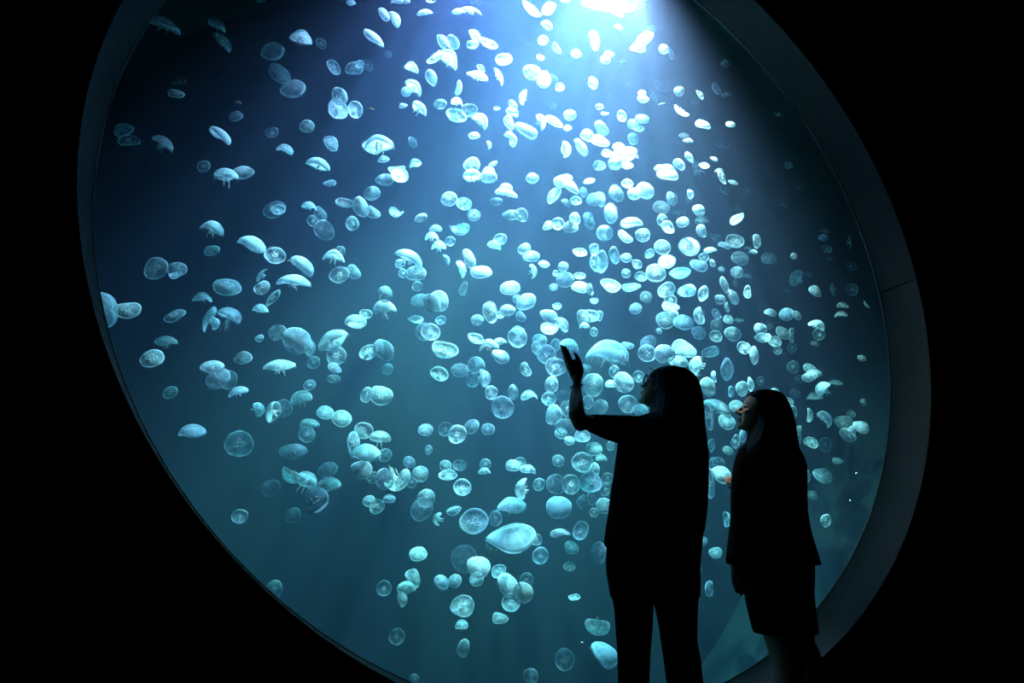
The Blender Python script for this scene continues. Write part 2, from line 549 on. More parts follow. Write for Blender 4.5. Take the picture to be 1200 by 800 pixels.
# ------------------------------------------------------------------ moon jellyfish
# each row: x y across along apex-direction tone, mostly read off the photograph; at() puts each at its own depth in the tank
JELLIES = """192.5 27.5 35 15 20 3;255 28.8 20 11.2 30 3;262.5 47.5 23.8 12.5 50 3;210 95 15 12.5 0 4;206.2 110 17.5 12.5 25 2;276.2 136.2 16.2 15 0 2;258.8 158 27.5 12.5 35 1;
192.5 166.2 23.8 11.2 35 2;145 152.5 21.2 18.8 10 2;151.2 165 22.5 15 20 3;239.2 195 16 15 0 3;265 204.5 26 15 0 1;283.8 202 26 19.5 10 2;306.2 1.2 10 7.5 0 3;
411.2 2 11.2 6.2 0 1;465 1.2 15 11.2 0 1;475 1.2 11.2 8.8 30 1;450 17 16.2 10.5 75 1;463.2 22 18.8 11.2 65 1;497.5 15.5 18.8 12.5 -10 1;352.5 43 25 11.2 0 1;
376.2 51.2 12.5 11.2 90 3;318.8 60 27.5 26.2 0 2;327.5 86.2 26.2 18.8 70 2;342.5 103.8 30 27.5 0 2;437.5 45 27.5 15 45 1;454.5 63 8.8 8.8 0 3;391.2 78.8 18.8 12.5 70 2;
415 80 21.2 18.8 0 2;421.8 75 10 10 0 1;430.5 76.2 13.8 11.2 90 4;483.2 78.8 17.5 10 25 1;486.2 101.2 22.5 11.2 40 1;476.2 107.5 12.5 12.5 0 2;472.5 123.8 10 8 0 2;
492.5 126.2 20 11.2 40 1;398 112.5 20 15 100 2;396.2 127.5 25 20 -160 2;416.2 128.2 18.8 15 120 1;318.2 155 15.5 13.8 0 3;360 148 18 17 0 2;334.5 174.2 18.8 10.5 15 2;
388.2 168 18.8 13 75 2;443.8 167 35 16.2 -5 1;438.8 172.5 27.5 15 170 2;483.8 166.2 13 8.8 80 2;449.5 186.2 13.8 10.5 0 3;486.2 190.8 15.5 9.5 -20 2;373.8 191.2 27.5 12.5 15 1;
465 198.8 20 12.5 0 2;537.5 13 16.2 12.5 0 1;552.5 12 23.8 15 15 1;558.8 3.8 15 10 0 4;505 2 11.2 6.2 0 1;623 10 27.5 16.2 45 1;642.5 8.8 18.8 10 -25 1;
662.5 1.2 10 7.5 0 2;692.5 6.2 22.5 15 20 1;641.2 29.5 15 13 45 1;636.2 46.8 12.5 12.5 0 1;651.8 57 15 11.2 65 1;675 63 12.5 12.5 0 1;696.2 47.5 22.5 15 90 1;
633.2 67.5 10 8.8 30 2;518.8 48.8 17.5 12.5 80 1;530.5 49.2 17.5 15 90 1;510 67.5 22.5 15 -40 1;526.2 67.5 27.5 16.2 35 1;557.5 41.2 17.5 8.8 45 1;572.5 50 23.8 16.2 30 1;
553.8 52.5 15 13 0 1;590.5 70 20 18 0 1;560 87.5 26.2 17.5 20 1;563.8 80 11.2 8.8 60 1;585 89.5 21.2 8 65 1;623.8 85 23.8 21.2 30 1;637.5 93.8 20 16.2 120 1;
647.5 90.5 15 6.2 20 3;656.2 102 11.2 11.2 0 3;695 97.5 15 12.5 90 2;505 91.2 18.8 12.5 90 2;537.5 103 17.5 8 100 1;515.5 121.8 16.2 14.5 0 1;612.5 113.8 17.5 8.8 -80 2;
536.2 118.8 15 8.8 20 2;582.5 127 8 6.2 0 2;601.2 122.5 12.5 10 60 1;600.5 131.2 16.2 10 20 1;550 128.8 18.8 17.5 0 1;535 135 25 20 30 1;564.5 140.5 21.2 12.5 40 1;
635 142.5 18.8 10 75 1;648.8 142.5 25 15 30 1;668 135 15.5 14.5 0 1;665 149.2 10 5.5 0 2;647.5 123.8 10 10 0 4;596.2 143.8 17.5 12.5 80 2;596.2 157.5 11.2 10 0 2;
616.2 152.5 30 20 35 1;601.2 165 15 8.8 100 1;555.5 158.8 13.8 11.2 0 3;573.2 170 10 5.5 80 1;663.8 175 18.8 11.2 85 1;681.2 172.5 23.8 16.2 65 1;688.8 158.8 17.5 16.2 30 1;
552.5 192.5 20 18.8 0 2;577.5 192.5 12.5 7.5 -30 3;572.5 199.2 15 7.5 0 1;707.5 7 27.5 18.8 20 1;719.5 3.5 30 20 0 1;723 15.5 17.5 12.5 30 1;735 10 20 15 -20 1;
747.5 5 20 17.5 0 1;725 31.2 12.5 10 20 2;762.5 33.8 15 12.5 -20 1;755 46.2 22.5 16.2 -60 1;747.5 56.2 18.8 16.2 0 1;713.8 63.8 12.5 11.2 0 1;709.5 70 12.5 12.5 0 1;
727.5 72.5 12.5 6.2 -20 3;778 57.5 12 12 0 1;786.8 62 15 10.5 80 1;777.5 100 22.5 20 0 4;735.5 99.5 8 7 0 3;752.5 108.8 10 8.8 0 2;753.8 115.5 13.8 13 0 1;
765.5 113 14.5 10 60 2;786.2 117.5 12.5 10 80 4;795.8 106.8 12.5 12.5 0 1;820.5 110.8 13 10.5 60 1;814.2 117 11.2 11.2 0 3;839.5 103.8 15 12.5 70 2;851.2 110 11.2 6.2 0 4;
849.2 74.5 10 10 0 3;798 130.5 20.5 12 35 1;824.2 145.8 18.8 13.8 15 1;856 145.5 11.2 8.8 0 1;801.8 158.8 12.5 9.5 0 2;806.2 164.5 12.5 8 0 1;846.2 170 17.5 11.2 0 4;
728.8 135.8 13.8 12.5 90 1;752.5 139.2 17.5 13.8 0 1;741.2 145 12.5 12.5 0 2;747.5 150 13.8 11.2 0 1;742 162.5 13.8 13 90 1;702.5 125 10 8.8 0 1;708.8 132.5 10 6.2 0 1;
705 150 20 16.2 60 1;703.8 165 22.5 17.5 20 1;711.2 179.5 12.5 11.2 0 1;725 171.2 15 11.2 0 2;731.2 181.2 31.2 17.5 -5 1;721.2 191.2 17.5 17.5 0 1;735 193.8 15 11.2 0 2;
702.5 193.8 15 13.8 0 1;796.2 192.5 16.2 13.8 40 2;807.5 184.5 15 11.2 60 1;816.2 195 12.5 11.2 90 3;825 193.8 12.5 10 0 2;836.8 186.2 10 7.5 20 1;772.5 196.2 12.5 7.5 0 2;
782.5 197.5 20 10 10 1;842.5 199.5 10 5 0 2;924.5 193.2 9.5 9 0 2;912.5 133.8 11.2 8.8 0 5;936.2 220 7.5 7.5 0 5;918 240 10 6.2 0 4;250 266.2 26.2 15 20 1;
248.2 293.8 18 13.8 0 1;296.2 285 32.5 16.5 25 1;182 314.2 28.8 27 0 3;207.5 315.5 21.2 17.5 30 3;206.2 322.5 15 10 0 2;265.8 336.2 30 20 30 3;236.8 348 20.5 12 0 3;
204.5 370 25 16.2 -10 4;245 373.8 32.5 15 -65 2;253 378.8 15 8.8 80 3;269.5 368 27.5 15.5 20 2;122.5 362.5 45 23.8 80 2;148.8 362.5 28.8 20 20 2;386.2 214.2 15 10.5 5 2;
321.2 245.5 26.2 23.8 0 4;326.2 245.5 16.2 12.5 20 2;362.5 240.8 17.5 9.5 10 2;375 250 17.5 11.2 70 2;366.2 258.8 13.8 11.2 90 4;379.5 270 25 18.8 70 2;
403.8 237.5 21.2 13.8 15 2;422.5 242.5 25 15.5 80 1;436.2 249.2 18.8 13.8 45 1;413 261.8 17 13 100 2;435.8 226.8 20 18.8 0 2;451.2 210.5 23.8 18 0 1;468 205 21.2 13.8 -170 1;
464.2 249.2 17 10.5 -175 1;493 255.5 16.2 12.5 -20 1;322.5 298.8 23.8 18.8 40 2;356.2 310 31.2 13.8 45 1;345 328 38.8 14.5 5 1;391.2 299.5 25 14.5 5 1;
399.2 293.8 12 10 90 3;398 321.8 23.8 21.2 0 2;413.8 318.8 18.8 12.5 60 2;306.2 321.8 18.8 11.2 -50 2;307 337 18.8 17.5 0 2;320 348.8 23.8 15 -45 3;305.5 360.8 17.5 10 10 3;
451.2 344.5 19.5 15.5 85 1;450 359.2 27.5 16.2 -5 1;417 376.2 25 15.5 10 2;428.8 367.5 15 11.2 20 2;481.2 301.2 35 15 30 1;468.8 308.8 12.5 11.2 0 2;472.5 320 11.2 10 90 3;
487.5 320 23.8 18.8 5 2;488.8 335 12.5 12 0 2;491.2 351.2 20 15 0 1;487 374.2 18.8 8.8 -180 1;497 388.8 21.5 19.5 90 2;303.8 396.2 10 8.8 0 3;553.8 204.5 22.5 12.5 0 1;
572.5 207 20 18 0 1;623.8 208.8 15.5 14.5 0 1;592.5 221.2 16.2 15.5 0 1;593.8 226.2 27.5 12.5 15 1;581.8 236.2 14.5 11.2 0 1;526.2 233.2 19.5 18.8 0 2;
543.8 238.8 18.8 13 -180 1;555.5 252 15 15 0 2;660 211.2 22.5 17.5 -30 1;670 218.8 22.5 15 40 1;648.8 228.8 22.5 13.8 -60 1;663.8 237.5 12.5 8.8 45 1;675 235 13.8 12.5 0 1;
690.5 212 13.8 8.8 -15 2;683.8 225 12.5 10 90 3;696.2 233.8 18.8 17.5 0 1;598.8 252 21.2 15.5 0 1;611.2 251.8 17.5 16.2 60 1;642.5 263.8 15 11.2 -30 3;
653.8 262 15.5 15 0 1;668.8 265.5 18.8 16.2 0 1;673.8 256.2 15 12.5 70 2;690 258.8 21.2 15.5 80 1;510.5 267.5 15.5 8.8 0 2;506.2 276.2 16.2 10 0 3;538.8 269.5 23.8 12.5 -180 1;
514.2 286.8 17.5 10.5 0 3;527.5 282.5 12.5 12 0 1;586.2 280 16.2 14.5 0 2;580 286.2 17.5 10 20 3;523.8 303.8 13.8 6.2 70 1;550 302.5 23.8 12.5 75 1;541.2 315 21.2 10 75 2;
563.8 318.8 26.2 17.5 5 1;543 337.5 17.5 11.2 -75 1;597.5 337 23.8 17.5 0 1;614.5 291.8 16.2 13.8 -45 1;622.5 300 20 15 0 1;625 317.5 17.5 8.8 80 1;637.5 309.2 13.8 10 10 3;
679.5 295.5 17.5 11.2 10 1;696.2 292.5 15 12.5 90 2;697.5 307.5 22.5 15 85 2;660 312.5 12.5 12.5 0 2;662.5 327.5 21.2 20 0 1;679.5 323 13.8 8.8 0 3;680 336.2 21.2 15 0 2;
648.8 336.2 10 8.8 0 4;691.2 338.8 15 10 80 2;651.2 320 7.5 7.5 0 1;616.2 353.8 25 20 -40 2;606.2 350 11.2 10 0 4;595 363.8 18.8 15 0 1;586.2 368.8 10 8.8 0 1;
573.8 366.2 26.2 18 85 1;559.2 375 15 13.8 0 1;610 371.2 13.8 11.2 45 1;515 352.5 25 20 70 2;506.2 355 25 17.5 60 1;516.2 375 12.5 11.2 0 3;643.8 370 23.8 16.2 30 1;
643.8 385 21.2 13.8 -180 2;658.8 378.8 22.5 12.5 50 3;652.5 358.8 11.2 8.8 0 3;683.8 372.5 20 17.5 90 2;692.5 370 20 15 0 2;696.2 352.5 10 7.5 0 3;696.2 388.8 11.2 10 90 3;
505 388.8 22.5 17.5 30 2;703.8 233.8 18.8 15 85 1;722 226.8 21.2 18 70 1;735 215 13.8 13 0 1;743.8 227 17.5 16.2 0 1;756.2 223 22.5 21.2 20 1;782.5 204.5 25 17.5 5 1;
820 201.2 12.5 7.5 0 2;846.2 207.5 18.8 12.5 65 2;859.2 213.8 12.5 8 15 2;850 223 12.5 10.5 10 3;875 224.2 8.8 8 0 4;809.2 227.5 11.2 9.5 90 1;807 233 10 9 60 3;
787.5 232.5 17.5 14.5 70 1;775 242.5 20 17.5 0 4;795 247.5 17.5 10 0 4;800 260 15 12.5 -30 2;776.2 257.5 15 13.8 90 3;783 266.2 17.5 15 40 2;715.5 250 23.8 17.5 95 1;
740 260 26.2 11.2 0 1;818.8 246.2 15.5 15 20 1;822.5 257.5 16.2 9.5 0 3;863.8 256.2 18.8 10 140 1;865 245.5 12.5 10 60 4;708.8 272.5 20 18.8 0 1;753 275.5 18 17.5 0 1;
732.5 277.5 20 13.8 35 3;822.5 270.8 16.2 14.5 60 1;838.8 278.8 15 11.2 20 3;848.8 287.5 15 9.5 10 2;832.5 292.5 15 6.2 0 2;861.2 282.5 21.2 17.5 0 2;880 292.5 15 7 30 3;
887 282.5 17 13 85 2;807.5 288.8 25 18.8 -150 1;776.2 289.5 19.5 18.8 0 3;720 298.8 21.2 15.5 85 1;705 306.2 27.5 18.8 95 1;733.8 302 13.8 12 0 3;746.2 309.2 13.8 12 40 1;
761.2 297.5 12.5 10 -60 2;781.2 306.2 20.5 14.5 -170 1;818.8 311.2 21.2 15.5 10 2;825 301.2 12 11.2 0 2;835 308 9.5 8 60 2;867 302.5 20 18 0 2;863.8 318.8 14.5 13.8 0 2;
875 323 10 5 0 3;845.8 315.5 8 7.5 0 3;768.8 319.5 23.8 22.5 0 3;751.2 323.8 15 12.5 0 4;733.8 320 11.2 11.2 0 4;797 320 25 12 -180 1;715 334.5 25 17.5 15 3;
740 336.2 22.5 11.2 -10 4;757 347.5 14.5 13.8 0 4;781.2 340 21.2 15.5 -55 1;804.5 340 21.2 13.8 -175 1;824.2 343.8 19.5 15.5 110 2;848.8 333.8 21.2 13.8 70 2;
861.8 331.2 10 7.5 90 4;859.5 347.5 20 15 60 2;843.8 350.8 12.5 12 0 2;852 360 12.5 8 80 3;875.8 341.8 15.5 12 90 2;785.5 352 15.5 15 0 2;786.2 358.8 20 12.5 0 2;
745 361.2 15 12.5 -40 2;839.5 368 13.8 10.5 40 2;702.5 370 12.5 10 90 3;780 375 22.5 21.2 0 4;801.2 377.5 23.8 18.8 -10 2;790 367.5 11.2 8.8 0 2;818.8 370 21.2 16.2 80 3;
818.8 390 17 16.2 0 2;772.5 387.5 7.5 7 0 3;840 381.2 15 15 0 4;853.8 373.8 12.5 11.2 0 3;858.8 391.2 20 17.5 0 3;838.8 393.8 15 13.8 0 4;866.2 375 10 5 0 4;
883 294.5 10 6.2 0 2;901.2 302.5 17 15 -20 2;930 300 7.5 7.5 0 2;931.2 325 20 9.5 -70 2;937 329.5 7.5 6.2 0 2;947.5 320.8 9.5 7.5 20 3;965 278.8 10.5 8.8 -30 2;
966.2 270.5 10 6.2 0 4;968.8 291.8 11.2 10 0 3;973 303.8 8.8 5.5 0 5;996.2 283.8 15 10 90 4;997.5 312 13.8 11.2 0 5;955.8 340.8 16.2 13.8 25 1;975.5 339.5 15.5 10 80 2;
998 339.5 14.5 14.5 0 2;1015 357 9.5 6.2 50 3;987.5 357.5 12 7 10 4;985.5 368.2 13.8 7.5 0 4;903 366.2 14.5 10 0 2;922 368 16.2 13 -60 1;933.8 369.2 12.5 10.5 30 2;
922.5 340 10 7.5 0 5;891.2 385.5 15 14.5 0 1;893.8 395.5 18.8 11.2 -180 2;901.2 381.2 8.8 8.8 0 4;908 400 15.5 13 0 2;911.2 410.5 10 9.5 0 3;917.5 390 18.8 15 30 3;
927.5 392.5 17.5 12.5 90 3;928.2 407 12.5 12 90 3;883.8 416.2 22.5 15 85 2;957.5 380 18.8 10.5 20 2;959.5 391.8 15 14.5 0 2;955 402.5 10 6.2 0 5;1010 419.5 9.5 7 0 4;
930 430 15 15 30 4;948.8 432 15 12.5 0 2;953.8 437.5 17.5 10 0 2;962.5 435 8.8 8.8 0 4;194.5 399.5 23.8 12 0 2;178 420 25 21.2 20 2;199.5 460 17 14.5 0 3;
225 504.2 29.5 15 0 2;280.5 520 31.2 29.5 90 3;285 418.8 20 14.5 10 3;248.8 430 26.2 15.5 -5 2;255 443.8 27.5 24.5 0 2;267.5 445 22.5 15 90 4;278.8 458 22.5 10.5 -15 2;
325 389.5 21.2 18.8 0 2;347.5 398.8 33.8 26.2 65 1;363.8 406.2 22.5 11.2 80 3;388.8 397.5 37.5 18.8 -35 1;394.5 416.2 23.8 22.5 0 4;392.5 431.2 17.5 8.8 35 2;
391.2 443.8 15 10 15 2;367.5 424.5 15.5 15 0 4;327.5 427.5 37 12.5 0 2;362.5 451.2 14.5 12.5 0 4;353 465 24.5 15 -10 2;304.5 479.2 17 10.5 75 2;318.8 482.5 26.2 13 -75 2;
332.5 478.2 21.2 16.2 90 3;363 496.8 22 12.5 5 2;360 508.8 20 19.5 0 3;343.8 528.2 32.5 16.2 0 2;340 558 26.2 13 -145 2;361.2 560.5 25 14.5 35 3;383.8 551.2 23 18 0 2;
385 565.5 28.8 13 0 2;317.5 572 22 17.5 0 2;450 410 28.8 18.8 60 1;432.5 412.5 23.8 16.2 -20 1;453.8 432.5 13.8 13 0 2;418.8 381.2 21.2 7.5 -180 2;430 462.5 18.8 12.5 100 3;
446.2 463.8 27.5 20 20 2;381.2 483 20 12.5 20 3;400 490 23.8 16.2 25 2;426.2 504.2 22 18 20 2;413.8 518.8 27.5 18.8 -80 3;428.8 528.8 35 17.5 5 1;451.2 533.2 16.2 14.5 0 2;
446.2 510.5 25 11.2 10 2;423 550 26.2 18 15 1;437.5 558.8 15 12.5 30 2;450 561.2 25 17.5 70 2;468 563.8 32.5 18.8 145 2;492.5 555 20 20 0 2;480 541.2 15 10 30 3;
482.5 565 12.5 12.5 0 4;498.8 503.2 17.5 12 10 2;521.2 410 31.2 18.8 20 2;515 437.5 22.5 16.2 20 1;557.5 396.2 20 12.5 25 1;572.5 403.8 23.8 13.8 -10 1;
585 400 17.5 8.8 -10 1;606.2 395.5 23.8 23 90 2;607.5 386.2 15 10 0 2;586.2 417.5 22.5 15.5 30 1;538.8 433.8 21.2 16.2 10 2;558 427.5 20.5 19.5 0 2;553.8 445.5 16.5 15.5 90 2;
568.8 442.5 21.2 12.5 80 2;615.5 433 18 12.5 60 1;575.8 460 16.5 15 90 2;589.2 477 27 27 0 1;601.2 459.5 18.8 13 85 2;620 462.5 20 11.2 0 4;632.5 398.8 17.5 15 20 2;
628.8 407.5 17.5 12.5 80 3;640 415 23 23 0 2;651.8 430 26.2 21.2 0 2;651.2 403.8 15 12.5 90 3;667.5 403.8 23.8 13.8 15 1;646.2 450.5 20 17.5 90 2;643 467 17 16.2 0 2;
660 465 16.2 15.5 0 2;649.5 486.2 23.8 18 -70 2;663.8 478.8 20 15 90 3;662.5 500 25 17.5 0 2;657.5 507.5 15 12.5 0 3;667.5 516.2 12.5 9.5 0 2;682.5 510 18.8 13.8 0 2;
685 381.2 12.5 7.5 0 1;687.5 431.2 11.2 8.8 0 3;522.5 502.5 18 15.5 0 2;536.2 508.8 22 21.2 90 2;552.5 500 20 15 -30 2;572 502.5 16.2 12 0 3;502.5 527 11.2 7.5 90 3;
522 546.2 15 13 30 3;538.8 545 16.2 11.2 10 2;525 557 22 10.5 -180 2;542 570.5 21.2 16.2 20 2;568.8 543.8 13.8 12.5 0 3;567.5 551.2 15 7.5 0 3;601.2 545 17.5 11.2 0 2;
608.8 542.5 15 12.5 0 3;618.8 548.8 20 8.8 10 3;654.2 539.5 14.5 12.5 10 4;651.8 567 23.8 22.5 0 2;631.8 567.5 15 14.5 90 3;712.1 411.5 50.9 27.5 5 1;729.4 418.9 19.3 13.8 80 1;
734.9 404.3 16.5 8.3 0 3;695 451.1 27.5 26.1 90 2;689 471.1 16.5 14.3 90 2;704.1 476.6 17.1 17.1 0 2;719.8 435.4 15.1 13.8 90 3;730.8 447.8 24.8 23.4 30 2;
715.6 449.1 13.8 8.3 0 2;735.7 473.3 22 22 0 2;750 480.8 19.3 13.8 0 2;758.3 413.4 22 20.6 0 2;778.9 414.2 23.4 22 -35 1;748.6 440.9 13.8 13.8 0 4;759.6 401 19.3 13.8 -40 3;
802.3 407.9 30.3 20.6 10 1;795.4 423 23.4 13.8 0 3;813.8 428.5 23.4 12.4 -85 2;832.5 412 20.6 13.8 -180 2;851.8 432.6 27.5 21.5 90 2;836.6 441.4 14.3 9.6 80 2;
857.3 458.8 13.8 11 90 2;829.8 453.3 23.4 19.3 60 1;842.1 476.6 35.8 15.1 30 1;851.8 494.5 19.3 16.5 0 3;829.8 486.3 35.8 19.3 85 3;833.9 522 16.5 12.4 90 3;
696.4 526.1 19.8 15.1 0 2;704.6 535.8 13.8 8.3 0 3;682.6 541.3 26.1 22 0 2;696.4 552.3 20.6 15.1 90 2;692.3 564.6 26.1 20.6 0 1;715.6 522 12.4 11 90 3;
712.1 560.5 13.8 13.8 0 4;708.8 572.9 16.5 13.8 90 4;668.9 567.4 22 22 0 3;696.4 582.5 19.3 17.9 90 2;682.6 588 17.1 13.8 80 2;708.8 592.1 20.6 15.1 0 2;
696.4 600.4 11 11 0 3;655.1 594.9 30.3 22 0 1;836.6 544 16.5 13.8 90 3;844.9 556.4 23.4 17.9 0 2;833.1 566 35.8 8.3 90 1;871.6 407.5 16.5 15 0 1;869.5 455.5 18 16.5 90 2;
879.1 450.4 18 12 80 2;891.1 446.5 11.4 10.5 90 4;949 441.4 18 13.5 -180 2;936.4 444.4 10.5 10.5 0 4;962.5 453.4 18 10.5 -50 1;954.4 463.9 17.4 9.6 -5 3;
979 448 15 6.6 5 3;923.5 470.5 12 9 -20 3;931.6 461.5 12 11.4 0 4;928 483.4 16.5 15 90 2;949 486.1 16.5 12 85 2;968.5 490 20.4 10.5 65 2;863.5 476.5 17.4 15 0 3;
908.5 459.4 10.5 9 0 2;989.5 496 22.5 16.5 0 3;1009 500.5 18 13.5 0 2;994 509.5 18.6 15 0 2;999.4 503.5 9 9 0 1;997.6 484.6 10.5 7.5 0 3;934 511 25.5 18 90 3;
949.9 518.5 16.5 12 0 2;967 520.9 17.4 16.5 90 3;982 539.5 12.6 6.6 0 4;964 557.5 21.6 15 0 3;945.4 557.5 15 9 90 3;862 517 16.5 13.5 90 3;870.4 511 15 12 90 2;
853 527.5 12 9 0 4;842.5 542.5 15 13.5 0 3;1012 471.1 7.5 7.5 0 5;967.9 610 15.6 14.4 90 2;952 580 12 9 0 5;853 608.5 18 7.5 90 3;823.8 633.8 11.2 7.5 -30 3;
838.8 647.5 15 9 -30 3;831.2 689.5 18 14.5 80 2;821.2 667.5 7.5 5 90 3;280.5 605 18.6 16.5 120 3;342.9 603.5 18.6 15 0 2;369 585.5 29.4 25.5 40 1;321 691.1 20.4 18.6 0 3;
450 689 18 16.5 0 4;432 587 14.4 12 0 3;441.9 593.6 18 15 0 2;456 583.4 15 8.4 0 3;465 745.1 18.6 15.6 0 2;499 584 21.6 19.5 0 2;494.5 596 28.5 24 90 2;
532 597.5 18.6 8.4 -15 3;511.9 607.4 15.6 9.6 -75 3;555.4 610.4 34.5 24 0 2;580.9 607.1 18.6 15 75 2;598 627.5 60 22.5 -8 1;628 632 15 15 0 2;633.4 650.9 20.4 19.5 90 2;
544 654.5 31.5 29.4 -40 2;560.5 664.4 28.5 18 15 1;558.4 678.5 16.8 13.5 0 2;490 648.5 21 11.4 8 2;485.5 677 22.5 12.6 60 2;476.5 687.5 22.5 12 0 2;472.6 701 18 9 70 2;
518.5 680.9 19.5 12 40 2;532.9 680.6 16.5 11.4 -10 2;541.6 710 28.5 18 0 2;541 730.4 15 8.4 0 3;543.4 759.5 20.4 13.5 -60 2;584.5 668.6 18 12 -20 3;592 675.5 18 9 0 3;
595 686 30 16.5 35 1;613 695 24 21 0 1;616.6 680 18 16.5 90 3;598.6 705.5 21.6 16.5 0 2;586.6 723.5 19.5 8.4 8 3;610 572 25.5 12.6 -80 2;599.5 590 34.5 14.4 0 2;
656.5 624.5 24 15 -180 2;680.5 621.5 22.5 14.4 -55 2;670 641.6 17.4 11.4 15 3;667 663.5 14.4 7.5 0 4;701.5 647 24.6 14.4 -80 2;673 699.5 14.4 11.4 -180 3;
700 736.4 29.4 12.6 -175 2;709 764.6 34.5 18.6 30 1;661.6 772.1 23.4 21 -30 2;622 792.5 18 18 -40 3;485.5 795.5 12 10.5 0 3"""

rows = []  # includes added jellyfish at the beam top that stand in for lamp glare
for r in JELLIES.replace('\n', '').split(';'):
    if r.strip():
        x, y, Lp, Wp, a, k = [float(q) for q in r.split()]
        rows.append((x, y, Lp, Wp, a, int(k)))


def bell_mesh(seed, h, curl, lobes, fold, nA=40):
    """A shallow bell of diameter 2, apex up: outer skin, rolled rim, inner skin."""
    rnd = random.Random(seed)
    ph = rnd.uniform(0, 6)
    prof = []
    for t in (.0, .12, .28, .45, .62, .78, .9, .97):
        prof.append((t, h * (1 - t ** 2.3) - (0.0 if t < .9 else curl * (t - .9))))
    rim = [(1.0, -.03 - curl * .1), (.985, -.07 - curl * .12), (.95, -.055 - curl * .1)]
    inn = []
    for t in (.85, .68, .48, .28, .12, .0):
        inn.append((t, (h - .13) * (1 - t ** 2.0) - .02))
    bm = bmesh.new()
    lay = bm.verts.layers.float.new('tissue')
    rs = []

    def put(t, z, ang, op):
        w = 1 + .010 * t * t * math.cos(lobes * ang + ph) + .022 * t * math.cos(2 * ang + ph * 2) + .018 * t * math.cos(3 * ang - ph)
        zz = z + .05 * t * t * math.sin(3 * ang + ph) + fold * t * t * math.cos(2 * ang) * .5
        p = Vector((t * w * math.cos(ang), t * w * math.sin(ang), zz))
        v = bm.verts.new(p)
        v[lay] = op
        return v

    for sheet, P in (('o', prof + rim), ('i', inn)):
        for t, z in P:
            if t == 0:
                rs.append([put(0, z, 0, .9)])
                continue
            row = []
            for i in range(nA):
                ang = 2 * PI * i / nA
                if t > .93:
                    op = 1.75 + .3 * math.cos(lobes * 4 * ang)
                elif sheet == 'i' and .1 < t < .6:
                    op = 1.05 + .35 * math.cos(4 * ang + .4)
                else:
                    op = .78 + .20 * math.cos(16 * ang) * (t > .4) + .14 * math.cos(5 * ang + ph)
                row.append(put(t, z, ang, op))
            rs.append(row)
    for a, b in zip(rs, rs[1:]):
        for i in range(nA):
            j = (i + 1) % nA
            if len(a) == 1:
                bm.faces.new((a[0], b[i], b[j]))
            elif len(b) == 1:
                bm.faces.new((a[i], b[0], a[j]))
            else:
                bm.faces.new((a[i], b[i], b[j], a[j]))
    bmesh.ops.recalc_face_normals(bm, faces=bm.faces)
    me = bpy.data.meshes.new('bell')
    bm.to_mesh(me)
    bm.free()
    me.polygons.foreach_set('use_smooth', [True] * len(me.polygons))
    me.materials.append(M_BELL)
    return me


def gonad_mesh(q, h):
    """One horseshoe ring of the four-leaf mark."""
    bm = bmesh.new()
    c = Vector((.27 * math.cos(q), .27 * math.sin(q), h * .62))
    pts = []
    for i in range(9):
        t = q + PI + math.radians(-140 + 280 * i / 8) + PI
        pts.append(c + Vector((.15 * math.cos(t), .17 * math.sin(t), 0)))
    tube(bm, pts, [.035] * 9, 6, .8, (0, 0, 1))
    me = bpy.data.meshes.new('gonad')
    bmesh.ops.recalc_face_normals(bm, faces=bm.faces)
    bm.to_mesh(me)
    bm.free()
    me.polygons.foreach_set('use_smooth', [True] * len(me.polygons))
    me.materials.append(M_GONAD)
    return me


def arms_mesh(seed, length):
    """Four frilled oral arms hanging from the mouth."""
    rnd = random.Random(seed)
    bm = bmesh.new()
    for k in range(4):
        q = PI / 4 + k * PI / 2 + rnd.uniform(-.25, .25)
        out = Vector((math.cos(q), math.sin(q), 0))
        side = Vector((-math.sin(q), math.cos(q), 0))
        m = 8
        ln = length * rnd.uniform(.65, 1.1)
        rs = []
        for i in range(m + 1):
            t = i / m
            p = out * (.07 + .34 * t * (1 - .35 * t)) + Vector((0, 0, .08 - ln * t)) + side * (.08 * math.sin(5 * t + k))
            w = .10 * (1 - t) ** .6 + .02
            fr = .045 * math.sin(i * 2.4 + k)
            rs.append([p + side * w + out * fr, p + out * .02, p - side * w - out * fr, p - out * .03])
        rings(bm, rs)
    me = bpy.data.meshes.new('oral_arms')
    bmesh.ops.recalc_face_normals(bm, faces=bm.faces)
    bm.to_mesh(me)
    bm.free()
    me.polygons.foreach_set('use_smooth', [True] * len(me.polygons))
    me.materials.append(M_ARMS)
    return me


def fringe_mesh(seed):
    """The short tentacles along the rim."""
    rnd = random.Random(seed)
    bm = bmesh.new()
    for i in range(64):
        t = 2 * PI * (i + rnd.random() * .6) / 64
        d = Vector((math.cos(t), math.sin(t), 0))
        s = Vector((-math.sin(t), math.cos(t), 0)) * .010
        p = d * .97 + Vector((0, 0, -.06))
        ln = rnd.uniform(.08, .22)
        tip = p + d * ln * rnd.uniform(.1, .6) + Vector((0, 0, -ln)) + s * rnd.uniform(-3, 3)
        a, b, c = bm.verts.new(p + s), bm.verts.new(p - s), bm.verts.new(p - d * .016)
        e = bm.verts.new(tip)
        for f in ((a, b, e), (b, c, e), (c, a, e), (a, c, b)):
            bm.faces.new(f)
    me = bpy.data.meshes.new('tentacle_fringe')
    bm.to_mesh(me)
    bm.free()
    me.materials.append(M_FRINGE)
    me['kind'] = 'stuff'
    return me


